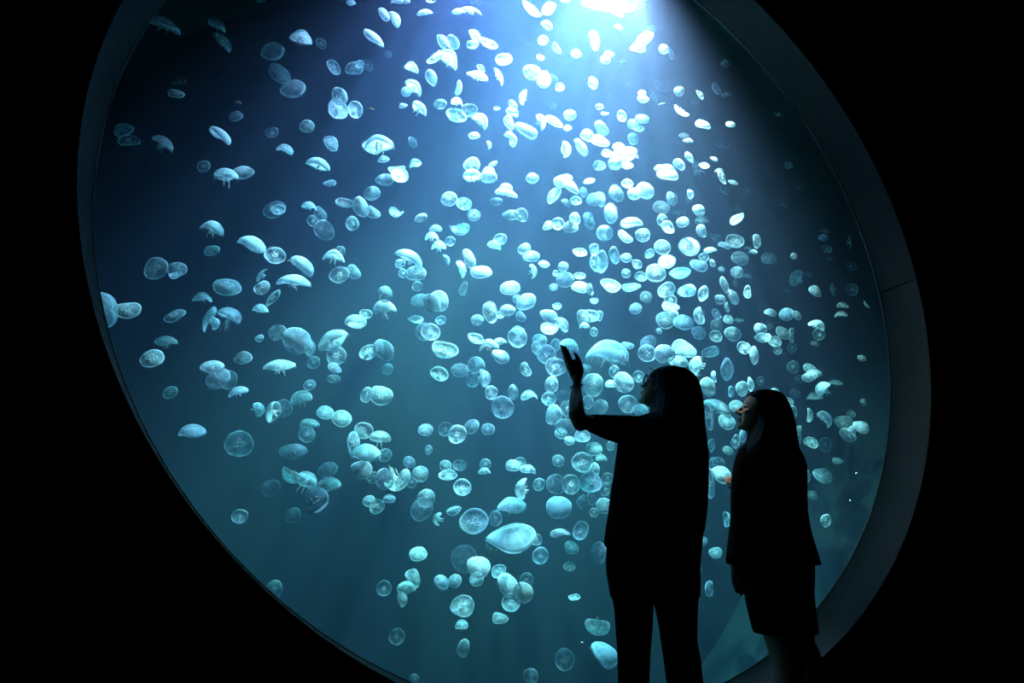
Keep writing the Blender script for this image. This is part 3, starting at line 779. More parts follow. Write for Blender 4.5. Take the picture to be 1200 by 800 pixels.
BELL_H = [.30, .34, .42, .26, .38, .50, .32, .46]
BELLS = [bell_mesh(11 + i, BELL_H[i], (.2, .5, .9, .1, .6, 1.2, .3, .9)[i], (8, 8, 6, 8, 7, 5, 9, 6)[i], (.0, .12, -.1, .2, .05, -.05, -.22, .3)[i]) for i in range(8)]
FACE_BELLS, SIDE_BELLS = [0, 1, 3, 4, 6], [0, 1, 2, 4, 5, 6, 7]
SOFT = []
for me in BELLS:                  # the same shapes with water haze on far ones put into a flatter material
    me2 = me.copy()
    me2.name = 'bell'
    me2.materials.clear()
    me2.materials.append(M_BELL_SOFT)
    SOFT.append(me2)
GONADS = [gonad_mesh(k * PI / 2, .22) for k in range(4)]
ARMS = [arms_mesh(31 + i, ln) for i, ln in enumerate((.45, .65, .85, .6, 1.05))]
FRINGES = [fringe_mesh(51 + i) for i in range(3)]
DEPTH = {1: (.12, .55), 2: (.35, .95), 3: (.75, 1.25), 4: (1.05, 1.5), 5: (1.35, 1.75)}
DEPTH_FADE = {1: 1.35, 2: .92, 3: .55, 4: .36, 5: .28}  # opacity by tone, standing in for dimmer light and haze at depth

rnd = random.Random(99)
placed = []          # (centre, radius) of those already in the water


def settle(x, y, Lp, tone):
    """A depth of its own for this one: free of the others as far as the tank allows."""
    lo, hi = DEPTH[tone]
    best = None
    for k in range(160):
        d = rnd.uniform(lo, hi) if k < 14 else rnd.uniform(.12, 1.80)
        p = at(x, y, GLASS_Y + d)
        R = .5 * Lp / scale_at(x, y, GLASS_Y + d)
        if d < R + .04 or p.y + R > BACK_Y - .05 or math.hypot(p.x - CX, p.z - CZ) + R > DRUM_R - .06:
            continue
        gap = min([(p - c).length - .9 * (R + r) for c, r in placed], default=9)
        if best is None or gap > best[0]:
            best = (gap, p, R)
        if gap > 0:
            break
    placed.append((best[1], best[2]))
    return best[1], best[2]


COORDS = None


def measure(v, m, R, tall, right, up):
    """Extents of bell v under rotation m along two image directions."""
    P = COORDS[v] * np.array((R, R, R * tall)) @ np.array(m).T
    a, b = P @ np.array(right), P @ np.array(up)
    return a.min(), a.max(), b.min(), b.max()


def pose(x, y, Lp, Wp, a, tone, R, idx):
    """Bell shape, height and rotation whose outline measures what the photograph shows."""
    global COORDS
    if COORDS is None:
        COORDS = [np.array([tuple(q.co) for q in me.vertices]) for me in BELLS]
    q = Wp / Lp
    side = q < .62 and (idx * 7 % 10) < 8 or q < .45
    under = not side and idx % 3 == 0
    ar = math.radians(a + (180 if under else 0))
    im = C_RIGHT * math.sin(ar) + C_UP * math.cos(ar)          # image direction the apex leans to
    cr = C_RIGHT * math.cos(ar) - C_UP * math.sin(ar)
    spin = Matrix.Rotation((idx * 2.399) % (2 * PI), 3, 'Z')
    v = SIDE_BELLS[idx * 5 % len(SIDE_BELLS)] if side else FACE_BELLS[idx * 3 % len(FACE_BELLS)]

    def turn(tau):
        axis = im * math.sin(tau) + C_BACK * math.cos(tau)
        return axis.normalized().to_track_quat('Z', 'Y').to_matrix() @ spin

    tall, tau = 1.0, math.radians(90 - (idx * 37 % 15) + 4)
    if side:
        lo, hi = .3, 2.4
        for _ in range(12):
            tall = (lo + hi) / 2
            e = measure(v, turn(tau), 1, tall, cr, im)
            if (e[3] - e[2]) / (e[1] - e[0]) < q: lo = tall
            else: hi = tall
    else:
        lo, hi = 0.0, PI / 2
        for _ in range(12):
            tau = (lo + hi) / 2
            e = measure(v, turn(tau), 1, tall, cr, im)
            if (e[3] - e[2]) / (e[1] - e[0]) > q: lo = tau
            else: hi = tau
        if under:
            tau = PI - tau
    m = turn(tau)
    e = measure(v, m, 1, tall, cr, im)
    R = R * 2 / (e[1] - e[0])
    e = [k * R for k in e]
    M = m @ Matrix.Diagonal((R, R, R * tall))
    shift = -cr * ((e[0] + e[1]) / 2) - im * ((e[2] + e[3]) / 2)
    return v, M, shift, side, q


rows.sort(key=lambda r: -r[2] * r[3])
SHOWN = rows[:300]
REST = rows[300:]

# --- a label for each that singles it out: look first, then the nearest landmark, then its order among the alike
def look_words(x, y, Lp, Wp, a, tone):
    q = Wp / Lp
    size = 'very large' if Lp > 32 else 'large' if Lp > 25 else 'mid-sized' if Lp > 20 else 'small'
    a = (a + 180) % 360 - 180
    if q > .84:
        view = 'round face-on'
    elif q > .62:
        view = 'oval' if abs(a) < 35 or abs(a) > 145 else 'upright oval' if 60 < abs(a) < 120 else 'slanted oval'
    elif abs(a) > 140:
        view = 'upturned bowl-shaped'
    elif abs(a) < 18:
        view = 'dome-shaped'
    elif abs(abs(a) - 90) < 22:
        view = 'sideways dome-shaped'
    else:
        view = 'tilted dome-shaped'
    hue = ('glowing white' if y < 240 and 430 < x < 860 else 'pale blue') if tone == 1 else 'blue' if tone == 2 else 'faint'
    return size, hue, view


def zone_words(x, y):
    if y > 505 and 825 <= x < 862: return 'between the two women'
    if x >= 925 and y > 380: return 'behind the shorter woman near the window edge'
    if 835 <= x < 930 and 380 < y < 520: return "around the shorter woman's head"
    if 690 <= x < 835 and 375 < y < 500: return "around the taller woman's head"
    if 600 <= x < 700 and 375 < y <= 500: return 'around the raised hand'
    if 600 <= x < 730 and 500 < y < 620: return 'below the raised arm'
    if x >= 600 and y >= 620: return "beside the taller woman's legs"
    if x >= 870: return 'high above the shorter woman' if y < 300 else 'just above the shorter woman'
    row = 'top' if y < 90 else 'high' if y < 180 else 'upper' if y < 270 else 'middle' if y < 375 else 'lower' if y < 520 else 'bottom'
    col = 'far left' if x < 215 else 'left' if x < 325 else 'centre left' if x < 430 else 'centre' if x < 535 else 'centre right' if x < 640 else 'right' if x < 755 else 'far right'
    if row == 'top': return f'at the window top, {col}'
    if row == 'high': return f'high in the window, {col}'
    if row == 'bottom': return f'low in the window, {col}'
    return f'{row} window, {col}'


def make_labels(R):
    buckets = {}
    for i, r in enumerate(R):
        buckets.setdefault((look_words(*r), zone_words(r[0], r[1])), []).append(i)
    out = {}
    order = ['topmost', 'second from top', 'third from top', 'fourth from top', 'fifth from top', 'sixth from top', 'seventh from top', 'eighth from top', 'ninth from top']
    for (lk, zn), idx in buckets.items():
        s, h, v = lk
        base = f'{s} {h} {v} moon jellyfish'
        if len(idx) == 1:
            out[idx[0]] = f'{base} {zn}'
            continue
        idx.sort(key=lambda i: R[i][1])
        for k, i in enumerate(idx):
            if len(idx) == 2:
                w = ('upper', 'lower')[k] + ' of two'
            elif k == len(idx) - 1:
                w = 'lowest'
            else:
                w = order[k]
            out[i] = f'{base} {zn}, {w}'
    return out


LABELS = make_labels(SHOWN)
first = {}


def child(key, name, mesh, root, M, depth_fade):
    if key in first:
        o = first[key].copy()
        COL.objects.link(o)
    else:
        o = link(name, mesh)
        first[key] = o
    o.parent = root
    o.matrix_local = M.to_4x4()
    o['depth_fade'] = depth_fade
    return o


for i, (x, y, Lp, Wp, a, tone) in enumerate(SHOWN):
    p, R = settle(x, y, Lp, tone)
    v, M, shift, side, q = pose(x, y, Lp, Wp, a, tone, R, i)
    root = empty('moon_jellyfish', p + shift, LABELS[i], 'jellyfish', 'moon jellyfish drifting in the round tank')
    cl = DEPTH_FADE[tone] * rnd.uniform(.85, 1.2)
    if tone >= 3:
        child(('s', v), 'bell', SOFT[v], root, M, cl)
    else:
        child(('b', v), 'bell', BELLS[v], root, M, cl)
    n = i % len(ARMS)
    child(('a', n), 'oral_arms', ARMS[n], root, M @ Matrix.Diagonal((1, 1, (.75 if side else .4))), cl * .9)
    if Lp > 23 and not side:
        for k in range(4):
            child(('g', k), 'gonad', GONADS[k], root, M, cl)
    if Lp > 19:
        f = child(('f', i % 3), 'tentacle_fringe', FRINGES[i % 3], root, M, cl)
        f['kind'] = 'stuff'

# the many smaller ones
bm = bmesh.new()
lay = bm.verts.layers.float.new('tissue')
for j, (x, y, Lp, Wp, a, tone) in enumerate(REST):
    i = j + 300
    p, R = settle(x, y, Lp, tone)
    v, M, shift, side, q = pose(x, y, Lp, Wp, a, tone, R, i)
    cl = DEPTH_FADE[tone] * rnd.uniform(.85, 1.2)
    for src, mi, s in ((BELLS[v], 0, 1.0), (ARMS[i % len(ARMS)], 1, .5)):
        n0 = len(bm.verts)
        tis = src.attributes['tissue'].data if mi == 0 else None
        S = M @ Matrix.Diagonal((1, 1, (1 if mi == 0 else s)))
        vs = []
        for q_, vert in enumerate(src.vertices):
            nv = bm.verts.new(p + shift + S @ vert.co)
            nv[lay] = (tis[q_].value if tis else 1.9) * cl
            vs.append(nv)
        for f in src.polygons:
            nf = bm.faces.new([vs[k] for k in f.vertices])
            nf.smooth = True
            nf.material_index = 1 if tone >= 3 else 0
me = bpy.data.meshes.new('small_jellyfish_swarm')
bm.to_mesh(me)
bm.free()
me.materials.append(M_BELL)
me.materials.append(M_BELL_SOFT)
swarm = link('small_jellyfish_swarm', me)
swarm['depth_fade'] = 1.0
swarm['kind'] = 'stuff'
swarm['label'] = 'hundreds of smaller moon jellyfish scattered through the tank'
swarm['category'] = 'jellyfish'

# a few drifting flecks that the light picks out
M_FLECK_GOLD = mat('golden_fleck', (0.75, 0.55, 0.25), 0.5)
M_FLECK_PALE = mat('pale_fleck', (0.8, 0.78, 0.72), 0.5)
for x, y, Lp, Wp, a, d, m, words in (
        (279, 120.5, 9, 3, 12, .25, M_FLECK_GOLD, 'thin golden fleck drifting high up on the left'),
        (435, 128, 8, 2.2, 8, .3, M_FLECK_GOLD, 'thin golden fleck drifting high up beside a trio of jellyfish'),
        (776, 122, 9, 2.2, -12, .3, M_FLECK_PALE, 'thin pale fleck in the bright beam'),
        (337.5, 306, 3.2, 2.8, 0, .2, M_FLECK_GOLD, 'tiny round golden fleck among jellyfish left of the middle'),
        (682, 753.5, 4, 2.6, 50, .2, M_FLECK_PALE, "tiny pale fleck beside the taller woman's leg"),
        (1003.6, 555, 3, 2.6, 0, .3, M_FLECK_PALE, 'upper of two tiny pale specks right of the shorter woman'),
        (996.4, 587, 3, 2.6, 0, .3, M_FLECK_PALE, 'lower of two tiny pale specks right of the shorter woman')):
    p = at(x, y, GLASS_Y + d)
    s = .5 / scale_at(x, y, GLASS_Y + d)
    bm = bmesh.new()
    ca, sa = math.cos(math.radians(a)), math.sin(math.radians(a))
    u, w = C_RIGHT * ca - C_UP * sa, C_RIGHT * sa + C_UP * ca
    rings(bm, [ring(u * Lp * s * k + w * Wp * s * .5 * (1 - k * k), w * Wp * s * q, C_BACK * Wp * s * q * .7, 8) for k, q in ((-1, .15), (-.6, .75), (0, 1), (.55, .8), (1, .12))])
    o = finish('drifting_fleck', bm, m)
    o.location = p
    o['label'], o['category'], o['group'] = words, 'debris', 'flecks drifting in the tank water'

# ------------------------------------------------------------------ people
YA, YB = 2.03, 2.15          # how far from the camera's wall line each woman stands
VIEW_A = Vector((0.61, 0.79, 0))
VIEW_B = Vector((0.72, 0.69, 0))


def band(px0, px1, py, Y, depth, view, shift=0.0, n=28, p=2.2, face=0.0):
    """Horizontal ring whose outline spans px0..px1 at row py; depth = thickness over width, front turned by face."""
    c = at((px0 + px1) / 2, py, Y)
    hw = (px1 - px0) / 2 / scale_at((px0 + px1) / 2, py, Y)
    nrm = Vector((view.y, -view.x, 0))
    u = Matrix.Rotation(face, 3, 'Z') @ Vector((1, 0, 0))
    v = Vector((-u.y, u.x, 0))
    a = hw / math.sqrt(u.dot(nrm) ** 2 + (depth * v.dot(nrm)) ** 2)
    return ring(c + view * shift, u * a, v * a * depth, n, p)


def upright(tx, ty, hpx, Y, dy, view, deep=1.0, n=22):
    """Ring in an upright plane across a sideways sleeve."""
    c = at(tx, ty, Y + dy)
    h = hpx / scale_at(tx, ty, Y)
    return ring(c, Vector((0, 1, 0)) * h * deep, Vector((0, 0, 1)) * h, n)


def hand(bm, wrist, along, back, thumb_side, curl, size=1.0, spread=0.10):
    """A relaxed hand: palm, four unequal fingers bent at the knuckles, thumb off the side of the palm."""
    w, d, b = Vector(wrist), Vector(along).normalized(), Vector(back).normalized()
    b = (b - d * b.dot(d)).normalized()
    s = d.cross(b).normalized() * thumb_side
    S = size
    k0 = w + d * .088 * S
    rs = []
    for t, hw, th in ((-.02, .024, .019), (0, .026, .018), (.03, .035, .016), (.065, .041, .0145), (.09, .040, .012), (.10, .036, .009)):
        rs.append(ring(w + d * t * S, s * hw * S, b * th * S, 18, 2.5))
    rings(bm, rs)
    for k, (o, ln) in enumerate(((.029, .072), (.010, .080), (-.010, .075), (-.028, .058))):
        p = k0 + s * o * S
        ang = -.05
        dirn = (d + s * spread * (1.2 - k) * .5).normalized()
        pts, rad = [p - d * .02 * S], [.0095 * S]
        cur = p
        for seg, fr in enumerate((.46, .30, .24)):
            ang += curl * (0.55, .75, .6)[seg] * (1 + .12 * k)
            pts.append(cur.copy())
            rad.append((.0092, .0083, .0076)[seg] * S)
            cur = cur + (dirn * math.cos(ang) - b * math.sin(ang)) * ln * fr * S
        pts.append(cur)
        rad.append(.0062 * S)
        tube(bm, pts, rad, 10)
    t0 = w + d * .022 * S + s * .020 * S
    t1 = w + d * .050 * S + s * .042 * S - b * .008 * S
    t2 = w + d * .082 * S + s * .050 * S - b * .018 * S
    t3 = w + d * .105 * S + s * .046 * S - b * .026 * S
    tube(bm, [t0, t1, t2, t3], [.014 * S, .0115 * S, .0095 * S, .007 * S], 10)


def head(bm, c, fwd, up, S=1.0):
    """Skull, jaw, brow, nose, lips, chin and ears around centre c."""
    f = Vector(fwd).normalized()
    u = Vector(up)
    u = (u - f * u.dot(f)).normalized()
    s = u.cross(f)
    M = Matrix((f, s, u)).transposed()

    def P(a, b, h):
        return c + (f * a + s * b + u * h) * S

    def E(a, b, h, ra, rb, rh, n=18):
        ball(bm, P(a, b, h), (ra * S, rb * S, rh * S), M, n)

    E(-.012, 0, .032, .094, .074, .082, 24)
    rs = []
    for h, ctr, rf, rb in ((.085, .02, .045, .045), (.06, .025, .062, .062), (.03, .028, .064, .067), (0, .030, .060, .066), (-.03, .033, .057, .061), (-.055, .037, .052, .053), (-.08, .046, .040, .041), (-.10, .055, .026, .027)):
        rs.append(ring(P(ctr, 0, h), f * rf * S, s * rb * S, 24, 2.2))
    rings(bm, rs)
    E(.080, 0, .024, .012, .050, .010)                       # brow
    for q in (-1, 1):
        E(.072, q * .038, -.020, .018, .020, .018)           # cheeks
        E(.083, q * .031, .008, .0085, .015, .0065)          # eyelids
        E(-.012, q * .074, -.006, .017, .007, .031)          # ears
        E(-.002, q * .076, -.028, .008, .006, .010)
    tube(bm, [P(.084, 0, .020), P(.095, 0, .003), P(.107, 0, -.016), P(.113, 0, -.026)], [.007 * S, .008 * S, .010 * S, .0105 * S], 12)
    for q in (-1, 1):
        E(.097, q * .012, -.029, .011, .008, .008)
    E(.093, 0, -.044, .008, .012, .008)
    E(.093, 0, -.053, .011, .023, .0058)                     # upper lip
    E(.091, 0, -.064, .0105, .020, .0062)                    # lower lip
    E(.077, 0, -.089, .019, .022, .016)                      # chin
    return P, f, s, u


def eyes(P, S, parent):
    for q in (-1, 1):
        bm = bmesh.new()
        ball(bm, P(.0815, q * .031, .0055), (.0105 * S,) * 3, None, 12)
        finish('eye', bm, M_EYE, parent)


def hair_skin(name, stations, Y, view, parent, seed, tips=()):
    """A fall of hair as one lofted skin with strand ridges; stations: row, left, right, depth ratio, shift, turn."""
    rd = random.Random(seed)
    n = 96
    ph = [rd.uniform(0, 6.28) for _ in range(5)]
    bm = bmesh.new()
    rs = []
    for k, (py, l, r, dep, sh) in enumerate(stations):
        base = band(l, r, py, Y, dep, view, sh, n, 2.6)
        c = sum(base, Vector()) / n
        row = []
        for i, q in enumerate(base):
            t = 2 * PI * i / n
            w = 1 + .018 * math.sin(23 * t + ph[0] + .15 * k) + .014 * math.sin(37 * t + ph[1] - .2 * k) + .010 * math.sin(11 * t + ph[2])
            row.append(c + (q - c) * w)
        rs.append(row)
    rings(bm, rs)
    for x0, y0, x1, y1, x2, y2 in tips:                       # a few loose strands
        tube(bm, [at(x0, y0, Y), at(x1, y1, Y), at(x2, y2, Y)], [.0022, .0018, .0009], 5)
    return finish(name, bm, M_HAIR, parent)


def rel(o, root):
    """Keep the part where it stands in the hall once its person's Empty carries it."""
    o.matrix_parent_inverse = Matrix.Translation(-Vector(root.location))
    return o


def shoe(bm, toe, heel, h=.05, w=.040):
    t, e = Vector(toe), Vector(heel)
    d = (t - e).normalized()
    s = Vector((-d.y, d.x, 0))
    L = (t - e).length
    rs = []
    for k, ww, hh, z0 in ((0.0, .5, 1.3, 0), (.06, .75, 1.5, 0), (.3, .8, 1.45, 0), (.5, .85, 1.1, 0), (.75, 1.05, .75, 0), (.92, .85, .5, 0), (1.0, .35, .3, 0)):
        c = e + d * L * k + Vector((0, 0, h * hh / 2 + .002))
        rs.append(ring(c, s * w * ww, Vector((0, 0, h * hh / 2)), 18, 2.8))
    rings(bm, rs)


def ground(px, Y):
    """Point of the floor straight below the outline at the frame's lower edge."""
    p = at(px, 800, Y)
    return Vector((p.x, p.y, 0))


# ---- taller woman: tunic and trousers, glasses, left hand raised to the window
foot = (ground(742, YA) + ground(803, YA)) / 2
A = empty('person', foot, 'taller woman in black tunic and trousers raising her hand to the tank', 'person')
bm = bmesh.new()
# torso and neck
rings(bm, [band(l, r, py, YA, dep, VIEW_A, 0, 24) for py, l, r, dep in (
    (700, 724, 812, .75), (680, 722, 812, .75), (655, 724, 810, .72), (620, 728, 806, .66), (580, 734, 806, .62), (545, 733, 810, .62), (515, 735, 812, .60), (500, 744, 808, .58), (491, 757, 800, .6), (484, 768, 793, .8), (466, 771, 792, 1.0))])
# legs
for l0, r0, l1, r1, gx in ((728, 760, 733, 753, 742), (774, 808, 789, 813, 803)):
    g = ground(gx, YA)
    rs = [band(l0, r0, 690, YA, .95, VIEW_A), band(l0 + 2, r0 - 1, 730, YA, .95, VIEW_A), band(l1, r1, 775, YA, .95, VIEW_A), band(l1 + 1, r1 - 2, 800, YA, .95, VIEW_A)]
    top = sum(rs[-1], Vector()) / len(rs[-1])
    for z, rr in ((.22, .052), (.12, .040), (.06, .038), (.03, .040)):
        k = 1 - z / top.z
        c = Vector((top.x + (g.x - top.x) * k, top.y, z))
        rs.append(ring(c, Vector((rr, 0, 0)), Vector((0, rr, 0)), 28))
    rings(bm, rs)
    tube(bm, [g + Vector((0, -.05, .035)), g + Vector((-.01, .06, .032)), g + Vector((-.015, .15, .022))], [.036, .036, .026], 14, .8, (0, 0, 1))
# left arm: shoulder, elbow out to the side, forearm up, hand
pA = [at(748, 499, YA), at(722, 500, YA), at(700, 497, YA + .01), at(680, 493, YA + .02)]
tube(bm, pA, [.045, .037, .033, .0315], 18)
pF = [at(680, 496, YA + .02), at(676.2, 486, YA + .03), at(675.3, 472, YA + .06), at(675.6, 458, YA + .10), at(676, 450, YA + .12), at(676.2, 444, YA + .13)]
tube(bm, pF, [.031, .0345, .0305, .0215, .0185, .0190], 18)
HY = YA + .14
rs = []
for x, y, hw, th in ((676.2, 449, 5.0, .017), (676.0, 443, 6.2, .017), (674.6, 436, 8.0, .016), (672.8, 430, 8.0, .015), (670.6, 425.5, 6.8, .013), (669.3, 422.5, 5.4, .010)):
    c = at(x, y, HY)
    h = hw / scale_at(x, y, HY)
    ax = (C_RIGHT * .92 + C_UP * .38).normalized()
    rs.append(ring(c, ax * h, C_BACK * th, 18, 2.4))
rings(bm, rs)
for pts, rad in (
        (((671.5, 429, 0), (667.2, 417.5, -.004), (664.2, 410.5, .004), (662.0, 406.3, .012)), (.0092, .0086, .0076, .0058)),    # index
        (((668.8, 429, .004), (663.4, 415.5, .002), (660.0, 408.5, .010), (657.6, 405.2, .018)), (.0092, .0084, .0074, .0058)),  # middle
        (((667.2, 431, .014), (662.3, 418.5, .020), (660.0, 412.5, .026), (658.6, 409.3, .034)), (.0088, .0080, .0072, .0056)),  # ring
        (((666.4, 433, .026), (663.0, 424.0, .036), (661.6, 419.5, .042), (660.8, 416.8, .048)), (.0080, .0072, .0064, .0050)),  # little
        (((679.2, 442, -.004), (681.0, 433.0, -.010), (679.2, 424.5, -.014), (676.2, 418.0, -.014), (673.6, 413.6, -.012)), (.0135, .0130, .0108, .0090, .0064))):  # thumb
    tube(bm, [at(x, y, HY + d) for x, y, d in pts], rad, 12)
# right arm hanging at her side
pR = [at(812, 502, YA - .02), at(816, 540, YA - .02), at(817, 585, YA - .02), at(815.5, 625, YA), at(814.5, 655, YA + .02), at(814.5, 664, YA + .02)]
tube(bm, pR, [.040, .034, .031, .030, .023, .022], 16)
hand(bm, pR[-1], (0, .02, -1), (.9, -.3, 0), 1, .38, .85)
# head turned to her left and tilted back to look up
fA = Vector((-.40, .90, .56))
P_A, f_, s_, u_ = head(bm, at(780.0, 456.5, YA + .025), fA, (.28, -.1, 1), .96)
body = fuse('body', bm, .0042, M_SKIN, A, 3)
rel(body, A)
for q in (-1, 1):
    bm = bmesh.new()
    ball(bm, P_A(.0815, q * .031, .0065), (.0108,) * 3, None, 12)
    rel(finish('eye', bm, M_EYE, A), A)

hairA = hair_skin('hair', [
    (430.6, 777, 790, 1.0, -.008), (432, 771, 796, 1.05, -.008), (435.5, 766, 803, 1.05, -.008), (440, 764, 809, 1.05, -.008), (447, 764.5, 814, 1.05, -.008), (456, 765.5, 817.5, 1.05, -.008),
    (470, 766, 820, .98, -.015), (485, 765, 821.5, .85, -.03), (500, 763.5, 822.5, .60, -.06), (517, 765, 825, .48, -.08), (535, 768, 827, .40, -.09), (556, 773, 827.5, .34, -.09), (575, 780, 826, .28, -.09), (590, 788, 820, .2, -.08)],
    YA, VIEW_A, A, 3, ((819, 462, 823.5, 478, 825, 494), (820, 480, 825, 493, 826.5, 509), (821, 490, 826, 500, 828.5, 512), (822, 470, 824.5, 484, 824, 500), (768, 434, 763.5, 432.5, 760.5, 430), (766, 436, 762.5, 437, 760.5, 441), (822, 498, 828, 512, 829, 526)))
rel(hairA, A)

# glasses: two rims, bridge and arms
gl = bpy.data.objects.new('glasses', None)
COL.objects.link(gl)
gl.parent = A
rel(gl, A)
for q in (-1, 1):
    bm = bmesh.new()
    pts = [P_A(.099 - .006 * abs(math.cos(t)), q * .034 + .024 * math.cos(t), .004 + .019 * math.sin(t)) for t in [2 * PI * i / 20 for i in range(20)]]
    vs = []
    for i in range(20):
        c0, c1 = pts[i], pts[(i + 1) % 20]
        tube(bm, [c0, c1], [.0031, .0031], 6)
    finish('rim', bm, M_FRAME, gl)
    bm = bmesh.new()
    cv = [bm.verts.new(p) for p in pts]
    bm.faces.new(cv)
    r = bmesh.ops.extrude_face_region(bm, geom=bm.faces[:])
    for g_ in r['geom']:
        if isinstance(g_, bmesh.types.BMVert):
            g_.co += f_ * .0015
    finish('lens', bm, M_GLASS, gl, smooth=False)
    bm = bmesh.new()
    tube(bm, [P_A(.093, q * .058, .010), P_A(.050, q * .074, .010), P_A(-.010, q * .079, .012), P_A(-.030, q * .078, -.006)], [.0026, .0024, .0022, .002], 6)
    finish('temple', bm, M_FRAME, gl)
bm = bmesh.new()
tube(bm, [P_A(.096, -.012, .008), P_A(.102, 0, .011), P_A(.096, .012, .008)], [.002, .002, .002], 6)
finish('bridge', bm, M_FRAME, gl)

# bracelet of small dark beads
bm = bmesh.new()
wc = at(675.7, 452.3, YA + .115)
for i in range(16):
    t = 2 * PI * i / 16
    p = wc + (C_RIGHT * math.cos(t) + C_BACK * math.sin(t)) * .0235 + C_UP * (.006 * math.cos(t))
    ball(bm, p, (.0052,) * 3, None, 8)
rel(finish('bracelet', bm, M_BEAD, A), A)

# tunic with elbow sleeves
bm = bmesh.new()
rings(bm, [band(l, r, py, YA, dep, VIEW_A, 0, 36, 2.3) for py, l, r, dep in (
    (641, 712.5, 817, .78), (637, 711, 817, .78), (620, 713, 818, .74), (602, 716, 818, .72), (580, 718.5, 818, .70), (555, 722.5, 818, .68), (535, 725, 817, .66), (519, 727, 818, .64), (507, 730, 819, .62), (498, 736, 818, .60), (492, 744, 812, .58), (488.5, 752, 806, .58), (486, 758, 800, .6))])
rings(bm, [upright(x, (t + b) / 2, (b - t) / 2, YA, dy, VIEW_A) for x, t, b, dy in (
    (760, 489, 520, 0), (745, 487, 523, 0), (730, 486, 520.5, 0), (715, 485.8, 516.5, .005), (700, 485.2, 510, .012), (692, 485.3, 506.5, .018), (686.5, 486, 503.5, .022))])
tube(bm, [at(811, 503, YA - .02), at(816.5, 520, YA - .02), at(818.5, 540, YA - .02), at(819, 565, YA - .02), at(818, 590, YA - .02), at(815.5, 618, YA - .02)], [.046, .042, .040, .040, .040, .036], 18)
rel(fuse('tunic', bm, .006, M_CLOTH, A, 3), A)

# trousers
bm = bmesh.new()
rings(bm, [band(l, r, py, YA, dep, VIEW_A, 0, 36, 2.3) for py, l, r, dep in ((625, 722, 810, .8), (640, 714, 816, .82), (655, 713.3, 817, .84), (670, 713.5, 817, .84), (685, 716, 817, .84), (700, 718.5, 817, .80))])
for st, gx, hl, hr in ((((690, 717, 766), (703, 719, 765.3), (717, 721, 764.6), (734, 722, 764), (761, 724, 761.7), (800, 725, 760)), 742, 727, 757),
                       (((690, 765, 818), (703, 766.5, 817), (717, 769.5, 816.3), (734, 773, 816), (750, 775, 816), (772, 778.5, 820), (800, 782, 823)), 803, 787, 821)):
    rs = [band(l, r, py, YA, .92, VIEW_A, 0, 32) for py, l, r in st]
    rs += [band(hl, hr, 850, YA, .95, VIEW_A, 0, 32), band(hl, hr, 890, YA, .98, VIEW_A, 0, 32), band(hl, hr, 898, YA, .98, VIEW_A, 0, 32)]
    rings(bm, rs)
rel(fuse('trousers', bm, .006, M_CLOTH, A, 3), A)
for gx in (742, 803):
    bm = bmesh.new()
    g = ground(gx, YA)
    shoe(bm, g + Vector((-.02, .19, 0)), g + Vector((0, -.085, 0)), .055, .045)
    rel(finish('shoe', bm, M_SHOE, A), A)

# ---- shorter woman: dark jacket and skirt
foot = (ground(925, YB) + ground(955, YB)) / 2
B = empty('person', foot, 'shorter woman in black jacket and knee-length skirt watching the jellyfish', 'person')
bm = bmesh.new()
rings(bm, [band(l, r, py, YB, dep, VIEW_B, 0, 24) for py, l, r, dep in (
    (735, 893, 947, .8), (700, 882, 945, .8), (670, 878, 944, .8), (640, 876, 936, .72), (600, 870, 928, .68), (560, 868, 930, .66), (535, 870, 932, .62), (522, 878, 928, .6), (515, 884, 918, .7), (509, 888, 910, .9), (495, 888, 909, 1.0))])
for st, gx in ((((730, 893, 930), (750, 898, 938), (765, 902.5, 940), (780, 906, 941.5), (800, 908, 941.5)), 926),
               (((730, 922, 952), (750, 930, 953), (765, 938, 960), (780, 942, 965), (800, 943, 967)), 956)):
    g = ground(gx, YB)
    rs = [band(l, r, py, YB + (.0 if gx < 940 else -.02), .95, VIEW_B) for py, l, r in st]
    top = sum(rs[-1], Vector()) / len(rs[-1])
    for z, rr in ((.17, .050), (.11, .037), (.08, .034), (.05, .036)):
        k = 1 - z / top.z
        rs.append(ring(Vector((top.x + (g.x - top.x) * k, top.y, z)), Vector((rr, 0, 0)), Vector((0, rr, 0)), 28))
    rings(bm, rs)
    tube(bm, [g + Vector((.01, -.04, .05)), g + Vector((-.02, .06, .04)), g + Vector((-.035, .14, .02))], [.033, .034, .024], 14, .8, (0, 0, 1))
# left arm hanging, hand at the skirt
pL = [at(873, 537, YB), at(868, 560, YB), at(865, 600, YB), at(861, 640, YB), at(860.5, 658, YB), at(862.5, 666, YB)]
tube(bm, pL, [.022, .024, .023, .022, .020, .020], 16)
hand(bm, pL[-1], at(869, 690, YB + .01) - pL[-1], (-.75, -.6, 0), -1, .42, .84)
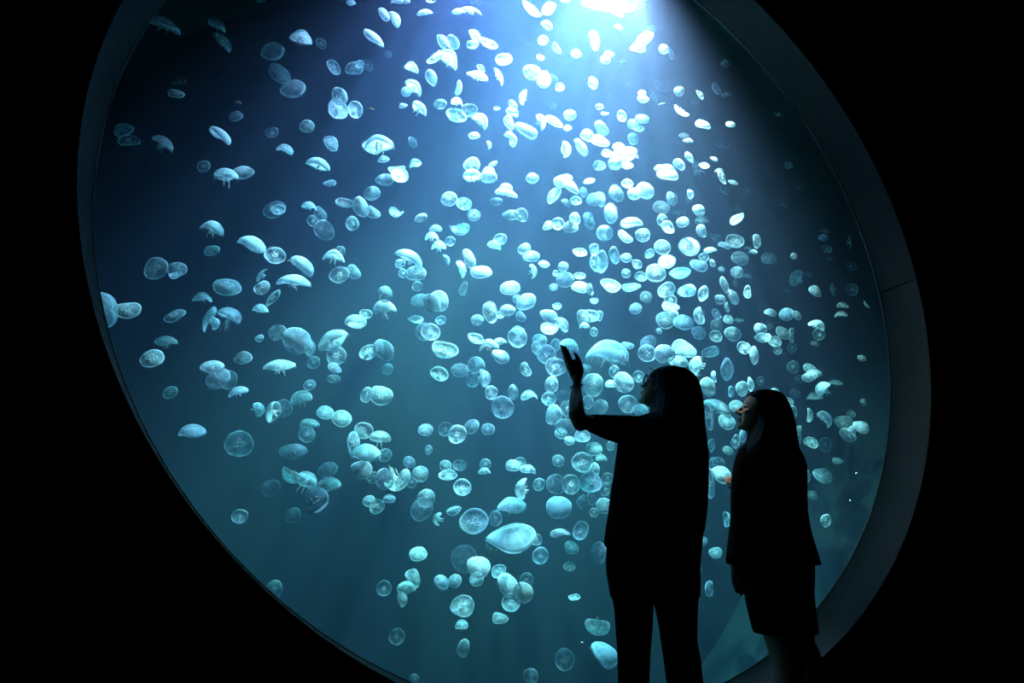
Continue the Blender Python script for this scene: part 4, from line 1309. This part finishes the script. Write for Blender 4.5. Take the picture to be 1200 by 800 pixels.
# right arm folded in front of her, fingertips showing past the sleeve
pR = [at(927, 540, YB + .02), at(934, 570, YB + .05), at(926, 598, YB + .10), at(900, 590, YB + .17), at(872, 575, YB + .19), at(868, 572, YB + .19)]
tube(bm, pR, [.028, .030, .030, .027, .022, .021], 16)
hand(bm, pR[-1], at(855, 562, YB + .19) - pR[-1], (0, -1, .2), -1, .35, .62)
fB = Vector((-.80, .52, .34))
P_B, fb, sb, ub = head(bm, at(891.8, 485.3, YB), fB, (.12, -.05, 1), .985)
rel(fuse('body', bm, .0042, M_SKIN, B, 3), B)
for q in (-1, 1):
    bm = bmesh.new()
    ball(bm, P_B(.0815, q * .031, .0065), (.0108,) * 3, None, 12)
    rel(finish('eye', bm, M_EYE, B), B)
rel(hair_skin('hair', [
    (458.3, 886, 903, .8, -.02), (459.8, 881.5, 907.5, .85, -.02), (463, 878.5, 912.5, .88, -.02), (468, 878, 917, .88, -.02), (475, 878.5, 920.5, .88, -.02), (485, 880, 924.5, .86, -.02), (497, 881, 927.5, .8, -.03),
    (509, 880.5, 929, .72, -.04), (521, 879, 931, .56, -.06), (535, 879, 933.5, .44, -.08), (552, 884, 932, .36, -.08), (570, 892, 928, .28, -.08), (582, 900, 920, .2, -.07)],
    YB, VIEW_B, B, 5, ((927, 495, 930, 505, 930.5, 516), (881, 463, 877.5, 468, 877, 474))), B)
# jacket
bm = bmesh.new()
rings(bm, [band(l, r, py, YB, dep, VIEW_B, 0, 36, 2.3) for py, l, r, dep in (
    (661.5, 862, 956, .86), (658, 861.5, 955, .86), (642, 862, 950.5, .82), (622, 862, 945, .78), (600, 861, 941.5, .74), (580, 861, 941, .70), (560, 862, 941.3, .68), (545, 864, 941, .66), (533, 868, 937.5, .64), (525, 872, 933, .62), (518, 877, 928, .62), (512, 882, 922, .7))])
rings(bm, [band(l, r, py, YB, .95, VIEW_B, 0, 24) for py, l, r in ((661, 851.5, 868), (654, 851, 869), (640, 852.5, 870), (620, 855, 871), (600, 857, 873), (580, 857.2, 875), (560, 858.5, 878), (545, 860, 880), (534, 862.5, 880), (526, 866, 880), (521, 871, 880))])
tube(bm, [at(928, 534, YB + .02), at(930, 570, YB + .05), at(923, 596, YB + .09), at(898, 588, YB + .15), at(876, 578, YB + .175)], [.05, .048, .046, .040, .034], 16)
rel(fuse('jacket', bm, .006, M_CLOTH2, B, 3), B)
# skirt, its hem falling towards her left
bm = bmesh.new()
rs = []
for py, l, r in ((640, 872, 945), (660, 870, 949.5), (675, 872.5, 949.7), (695, 876, 949.2), (720, 881, 951.8), (733, 884.3, 954), (741.5, 887, 955)):
    rs.append(band(l, r, py, YB, .84, VIEW_B, 0, 36, 2.3))
rings(bm, rs)
rel(fuse('skirt', bm, .006, M_CLOTH2, B, 3), B)
for gx in (926, 956):
    bm = bmesh.new()
    g = ground(gx, YB)
    shoe(bm, g + Vector((-.04, .17, 0)), g + Vector((.01, -.07, 0)), .05, .040)
    rel(finish('shoe', bm, M_SHOE, B), B)
